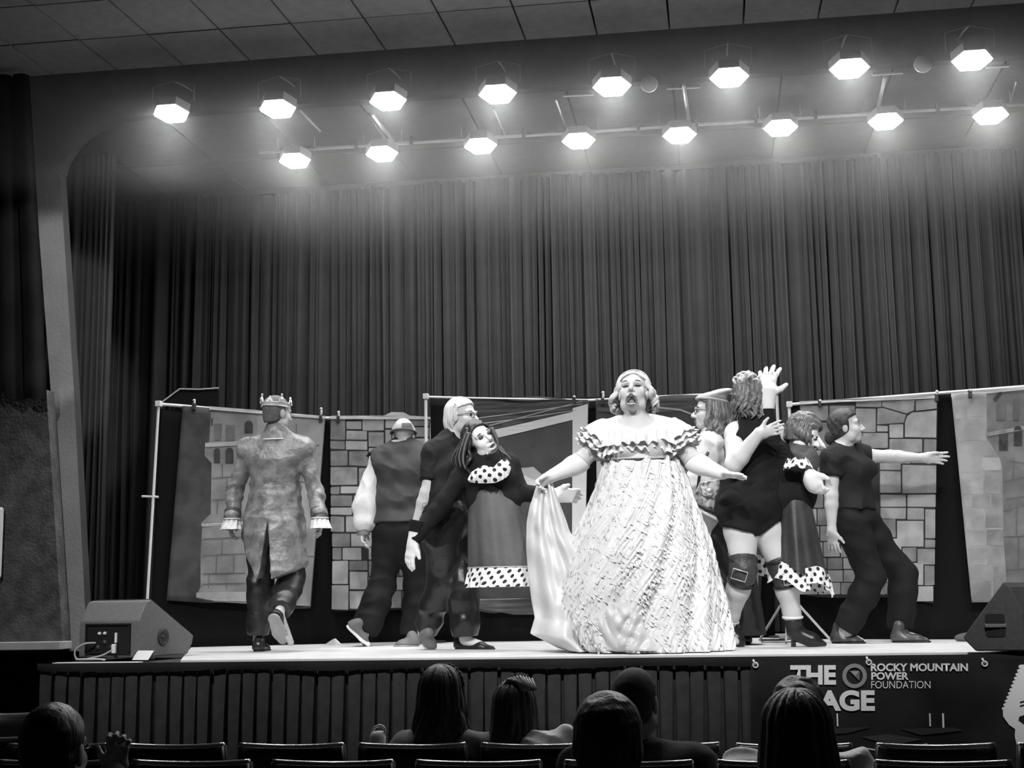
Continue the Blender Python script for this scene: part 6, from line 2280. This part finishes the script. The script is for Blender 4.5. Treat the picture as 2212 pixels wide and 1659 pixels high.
while y < 1530:
    x = 2204 - (y - 1438) * .40
    saw += [(x - 4, y + 1), (x - 3, y + 5), (x + 1, y + 5.5)]
    y += 8.2
saw += [(2166, 1532), (2167, 1548), (2180, 1566), (2193, 1575), (2192, 1590), (2196, 1608), (2212, 1615), (2230, 1615)]
printed(saw, M_print, 'printed_figure')
printed([(2202, 1548), (2214, 1544), (2214, 1566), (2200, 1556)], M_ban, 'printed_mark', PE + .002)
for y in (1516, 1524):
    printed([(2203, y), (2214, y - 3), (2214, y), (2204, y + 3)], M_ban, 'printed_mark', PE + .002)
for k_, (x, y) in enumerate(((1632, 1437), (1877, 1431), (2127, 1434))):
    p = B(x, y, PE)
    MB().tube([p + np.array((.013 * math.cos(q), 0, .013 * math.sin(q))) for q in np.linspace(0, 6.28, 15)[:-1]], .005, 6, closed=True).build('eyelet', M_pole, bn, True)
    MB().tube([p, p + np.array((-.012, -.004, .03))], .006, 6).build('tie', M_white, bn, True)

# ------------------------------------------------------------------ seats
M_seat = mat('seat_shell', 0.02, 0.45)
M_seatc = mat('seat_cloth', 0.016, 0.9)
M_rim = mat('seat_rim', 0.75, 0.22, metal=0.85)


def make_seat(label, cx, Y, ztop, group, rot=0.0, wd=.475):
    t = thing('theatre_seat', label, 'seat', (cx, Y, hall_z(Y)), group)
    fz = hall_z(Y)
    H = .42
    G = np.zeros((8, 15, 3))
    def back(u, v, e):
        x = (u - .5) * wd * (1 - .04 * v)
        cv = .05 * (1 - (2 * u - 1) ** 2)
        tz = ztop - (1 - v) * H - (.014 * (1 - (2 * u - 1) ** 2) if True else 0) * v + .006
        return np.array((cx + x, Y - .05 * v + cv + e, tz))
    for e, nm, mt_ in ((0.0, 'back_shell', M_seat), (.035, 'back_cushion', M_seatc)):
        G = np.array([[back(i / 14, j / 7, e) for i in range(15)] for j in range(8)])
        o = MB().grid(G).build(nm, mt_, t, True)
        md = o.modifiers.new('thickness', 'SOLIDIFY')
        md.thickness = .022
        md.offset = 0
    MB().tube([back(i / 20, 1.0, .014) + (0, 0, .004) for i in range(21)], .011, 8).build('top_rim', M_rim, t, True)
    MB().box((cx - wd * .45, Y + .06, fz + .34), (cx + wd * .45, Y + .48, fz + .42)).build('seat_pan', M_seatc, t, bevel=.02)
    for s_ in (-1, 1):
        MB().box((cx + s_ * (wd * .5 + .012) - .012, Y + .0, fz), (cx + s_ * (wd * .5 + .012) + .012, Y + .42, fz + .60)).build('side_standard', M_seat, t, bevel=.006)
    return t


oa = ['at the left end', 'second from the left', 'third from the left', 'fourth from the left', 'behind the girl with the topknot', 'behind the cropped-hair man', 'behind the pale jacket', 'second from the right', 'at the right end']
for i in range(9):
    cx0 = -2.87 + .525 * i + (.03 if i == 7 else 0) + (.05 if i == 8 else 0)
    make_seat('seat with pale top edge in the farther row, %s' % oa[i], cx0, 5.9, .945 - .004 * (i > 5), 'farther row of seats')
ob = ['at the left end', 'second from the left', 'third from the left', 'fourth from the left', 'fifth from the left', 'sixth from the left', 'seventh from the left', 'at the right end']
for i in range(8):
    make_seat('seat with rounded top in the nearest row, %s' % ob[i], -2.52 + .545 * i, 5.15, .962, 'nearest row of seats')
p = P(20, 1597, 6.65)
make_seat('dark seat with pale top edge, single, ahead of the farther row at left', p[0] - .1, 6.65, p[2], 'seats ahead of the rows at left')
p = P(33, 1544, 7.5)
make_seat('dark seat beside the left end of the stage skirt', p[0] - .06, 7.5, p[2], 'seats ahead of the rows at left')

# ------------------------------------------------------------------ people in the audience, seen from behind
M_adark = mat('dark_coat', 0.02, 0.9, .03, 12, bump=.1)
M_apale = mat('pale_jacket', 0.8, 0.8, .9, 12, bump=.2, bscale=30)
M_agrey = mat('grey_jacket', 0.12, 0.8, .15, 12, bump=.1)
M_ahair = mat('audience_hair', 0.018, 0.45, .04, 40, .2, 80, stretch=(1, 1, .15))
M_ahair2 = mat('audience_brown_hair', 0.05, 0.45, .10, 40, .2, 80, stretch=(1, 1, .15))


def sitter(label, hx, htop, Y, s, fwd=(0, 1, 0), cloth=M_adark, sw=.19, hair=True, slump=0.0, extra=None, mt=None, sh_dz=-.235, hands=(), arms=None, puff=.02):
    top = P(hx, htop, Y)
    M = frame(fwd)
    hc = top - np.array((0, 0, .128 * s))
    J = dict(neck=hc + np.array((0, -.03, -.20 * s)))
    zs = hc[2] + sh_dz * s
    J['sl'] = np.array((hc[0] - sw * s, Y - .03, zs))
    J['sr'] = np.array((hc[0] + sw * s, Y - .03, zs))
    J['pelvis'] = np.array((hc[0], Y - .02, max(hc[2] - .72 * s, hall_z(Y) + .52)))
    for a, s_ in (('l', -1), ('r', 1)):
        J['e' + a] = J['s' + a] + np.array((s_ * .05, .06, -.27 * s))
        J['w' + a] = J['e' + a] + np.array((-s_ * .08, .22, -.02))
        J['h' + a] = J['pelvis'] + np.array((s_ * .09, .05, -.02))
        J['k' + a] = J['h' + a] + np.array((s_ * .03, .40 * s, .0))
        J['a' + a] = J['k' + a] + np.array((0, .04, -.36 * s))
    if arms: J.update(arms)
    t = thing('person', label, 'person', J['pelvis'])
    hd = (hc, M, s)
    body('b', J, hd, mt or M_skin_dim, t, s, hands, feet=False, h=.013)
    def coat_(F):
        torso_sdf(F, J, s, .02)
        for a in 'lr': arm_sdf(F, J, a, s, puff, 0, 1.9)
    g_ = garment(J, coat_, cloth, 'jacket', t, .012, (.008 + puff * .2, 22, hx), pad=.2)
    garment(J, lambda F: trousers(F, J, s, .012, .01), M_blk2, 'trousers', t, .014, None, pts=[J[k_] for k_ in ('pelvis', 'hl', 'hr', 'kl', 'kr', 'al', 'ar')])
    return t, hd, J


# 1 short-haired man at the far left, nearest
zc = P(255, 1640, 4.1)
t, hd, J = sitter('short-haired man in glasses at lower left with a hand raised beside him', 122, 1519, 3.75, 1.0,
                  arms=dict(er=P(215, 1790, 3.8), wr=P(248, 1672, 4.05)), hands=(dict(w=P(248, 1672, 4.05), d=(.05, .1, 1), t=(-.8, -.2, .3), right=True, curl=.8, s=.9),))
hair_cap(hd, M_ahair, t, .007, .05, -.06, 81, amp=.002)
glasses(hd, t)
# 2 woman with headband
t, hd, J = sitter('long dark-haired woman with a sparkling headband seated left of centre', 958, 1440, 6.12, 1.0, (.35, 1, 0), M_agrey, .18)
hair_cap(hd, M_ahair, t, .014, .05, -.06, 82, amp=.004)
strands(hd, M_ahair, t, 46, .30, (1.2, 5.1), .010, 2, .018, .05, 82, 'hair')
L = lambda x, y, z: hd[0] + hd[1] @ np.array((x, y, z))
hb = [L(.094 * math.cos(q), .01, .04 + .098 * math.sin(q)) for q in np.linspace(.0, 3.14, 30)]
o = MB().tube(hb, .006, 8).build('headband', M_metal_d, t, True)
for p in hb[2:13:2]:
    MB().lathe([(.001, -.006), (.006, 0), (.001, .006)], p + (p - hd[0]) * .05, (0, 0, 1), 8).build('stone', mat('sparkle', .95, .15) if False else M_white, o, True)
# 3 girl with topknot
t, hd, J = sitter('smaller long-haired girl with pale streaked topknot beside the headband woman', 1112, 1472, 6.12, .95, (.1, 1, 0), M_agrey, .17)
hair_cap(hd, M_ahair, t, .014, .05, -.06, 83, amp=.004)
strands(hd, M_ahair, t, 40, .26, (1.2, 5.1), .006, 2, .017, .035, 83, 'hair')
L = lambda x, y, z: hd[0] + hd[1] @ np.array((x, y, z))
m = MB()
for k_ in range(9):
    m.tube([L(-.03 + .012 * k_, -.07, .11), L(-.01 + .012 * k_, -.075 + .004 * k_, .145 - .003 * abs(k_ - 4)), L(.03 + .010 * k_, -.08, .125 - .004 * k_), L(.055 + .006 * k_, -.085, .085)], [.006, .009, .009, .005], 6)
m.build('topknot', mat('streaked_hair', .22, .5, .4, 60), t, True)  # knot made paler than the hair: light from above put into its colour
# 4 cropped man
t, hd, J = sitter('man with close-cropped hair and visible ear seated at the centre', 1372, 1441, 5.42, 1.02, (.25, 1, 0), M_adark, .21, mt=M_skin_mid)
hair_cap(hd, mat('cropped_hair', .06, .8, .10, 80, .2, 300), t, .003, .05, -.055, 84, amp=.001)
# 5 near person with bob hair
t, hd, J = sitter('dark-haired person with a rounded bob in front of the cropped-hair man', 1312, 1506, 4.1, 1.0, (0, 1, 0), M_adark, .17)
hair_cap(hd, M_ahair2, t, .022, .05, -.07, 85, amp=.003)
strands(hd, M_ahair2, t, 50, .10, (1.0, 5.3), .004, 2, .016, .012, 85, 'hair', curl_end=.02)
# 6 person with gathered hair and pale jacket
t, hd, J = sitter('person with gathered wavy hair in a crumpled pale jacket seated before the banner', 1722, 1466, 5.42, 1.0, (0, 1, 0), M_apale, .215, puff=.055)
hair_cap(hd, M_ahair, t, .018, .05, -.07, 86, amp=.006, freq=45)
F = Field(hd[0] - .2, hd[0] + .22, .007)
F.ell(hd[0] + (0, -.09, .06), (.075, .06, .06), None, .02)
F.wrinkle(.010, 40, 8)
F.build('hair_bun', M_ahair, t)
# 7 near woman with straight long hair
t, hd, J = sitter('woman with long straight centre-parted hair nearest the banner', 1716, 1494, 4.15, 1.02, (0, 1, 0), M_adark, .17)
hair_cap(hd, M_ahair2, t, .014, .05, -.07, 87, amp=.002)
strands(hd, M_ahair2, t, 70, .34, (1.0, 5.3), .003, 2, .017, .045, 87, 'hair', part=.0)

# pale jacket slung over a seat back and a lidded cup
p = P(1192, 1597, 5.95)
o = thing('jacket', 'crumpled pale jacket lying over the seat back right of the girl', 'jacket', p)
F = Field(p - .25, p + .25, .008)
F.ell(p + (-.02, .06, -.03), (.11, .06, .05), None, .03)
F.ell(p + (.06, .07, .0), (.05, .05, .05), None, .03)
F.ell(p + (-.08, .07, -.04), (.05, .05, .06), None, .03)
F.ell(p + (.0, .09, -.10), (.12, .04, .10), None, .03)
F.wrinkle(.016, 30, 6)
F.build('cloth', M_apale, o)
p = P(816, 1602, 6.25)
o = thing('bottle', 'white drinking bottle with a looped lid standing above the seat backs', 'bottle', p - (0, 0, .14))
MB().lathe([(.001, -.16), (.034, -.16), (.036, -.02), (.036, .02), (.032, .035), (.024, .045), (.001, .047)], p, (0, 0, 1), 24).build('body', mat('bottle_white', .9, .4), o, True)
MB().lathe([(.001, .0), (.0375, .0), (.0375, -.06), (.001, -.06)], p - (0, 0, .02), (0, 0, 1), 24).build('dark_sleeve', M_black, o, True)
MB().tube(smooth_path([p + (-.028, 0, .038), p + (-.012, 0, .062), p + (.012, 0, .070), p + (.030, 0, .058), p + (.032, 0, .034)]), .006, 8).build('lid_loop', M_white, o, True)
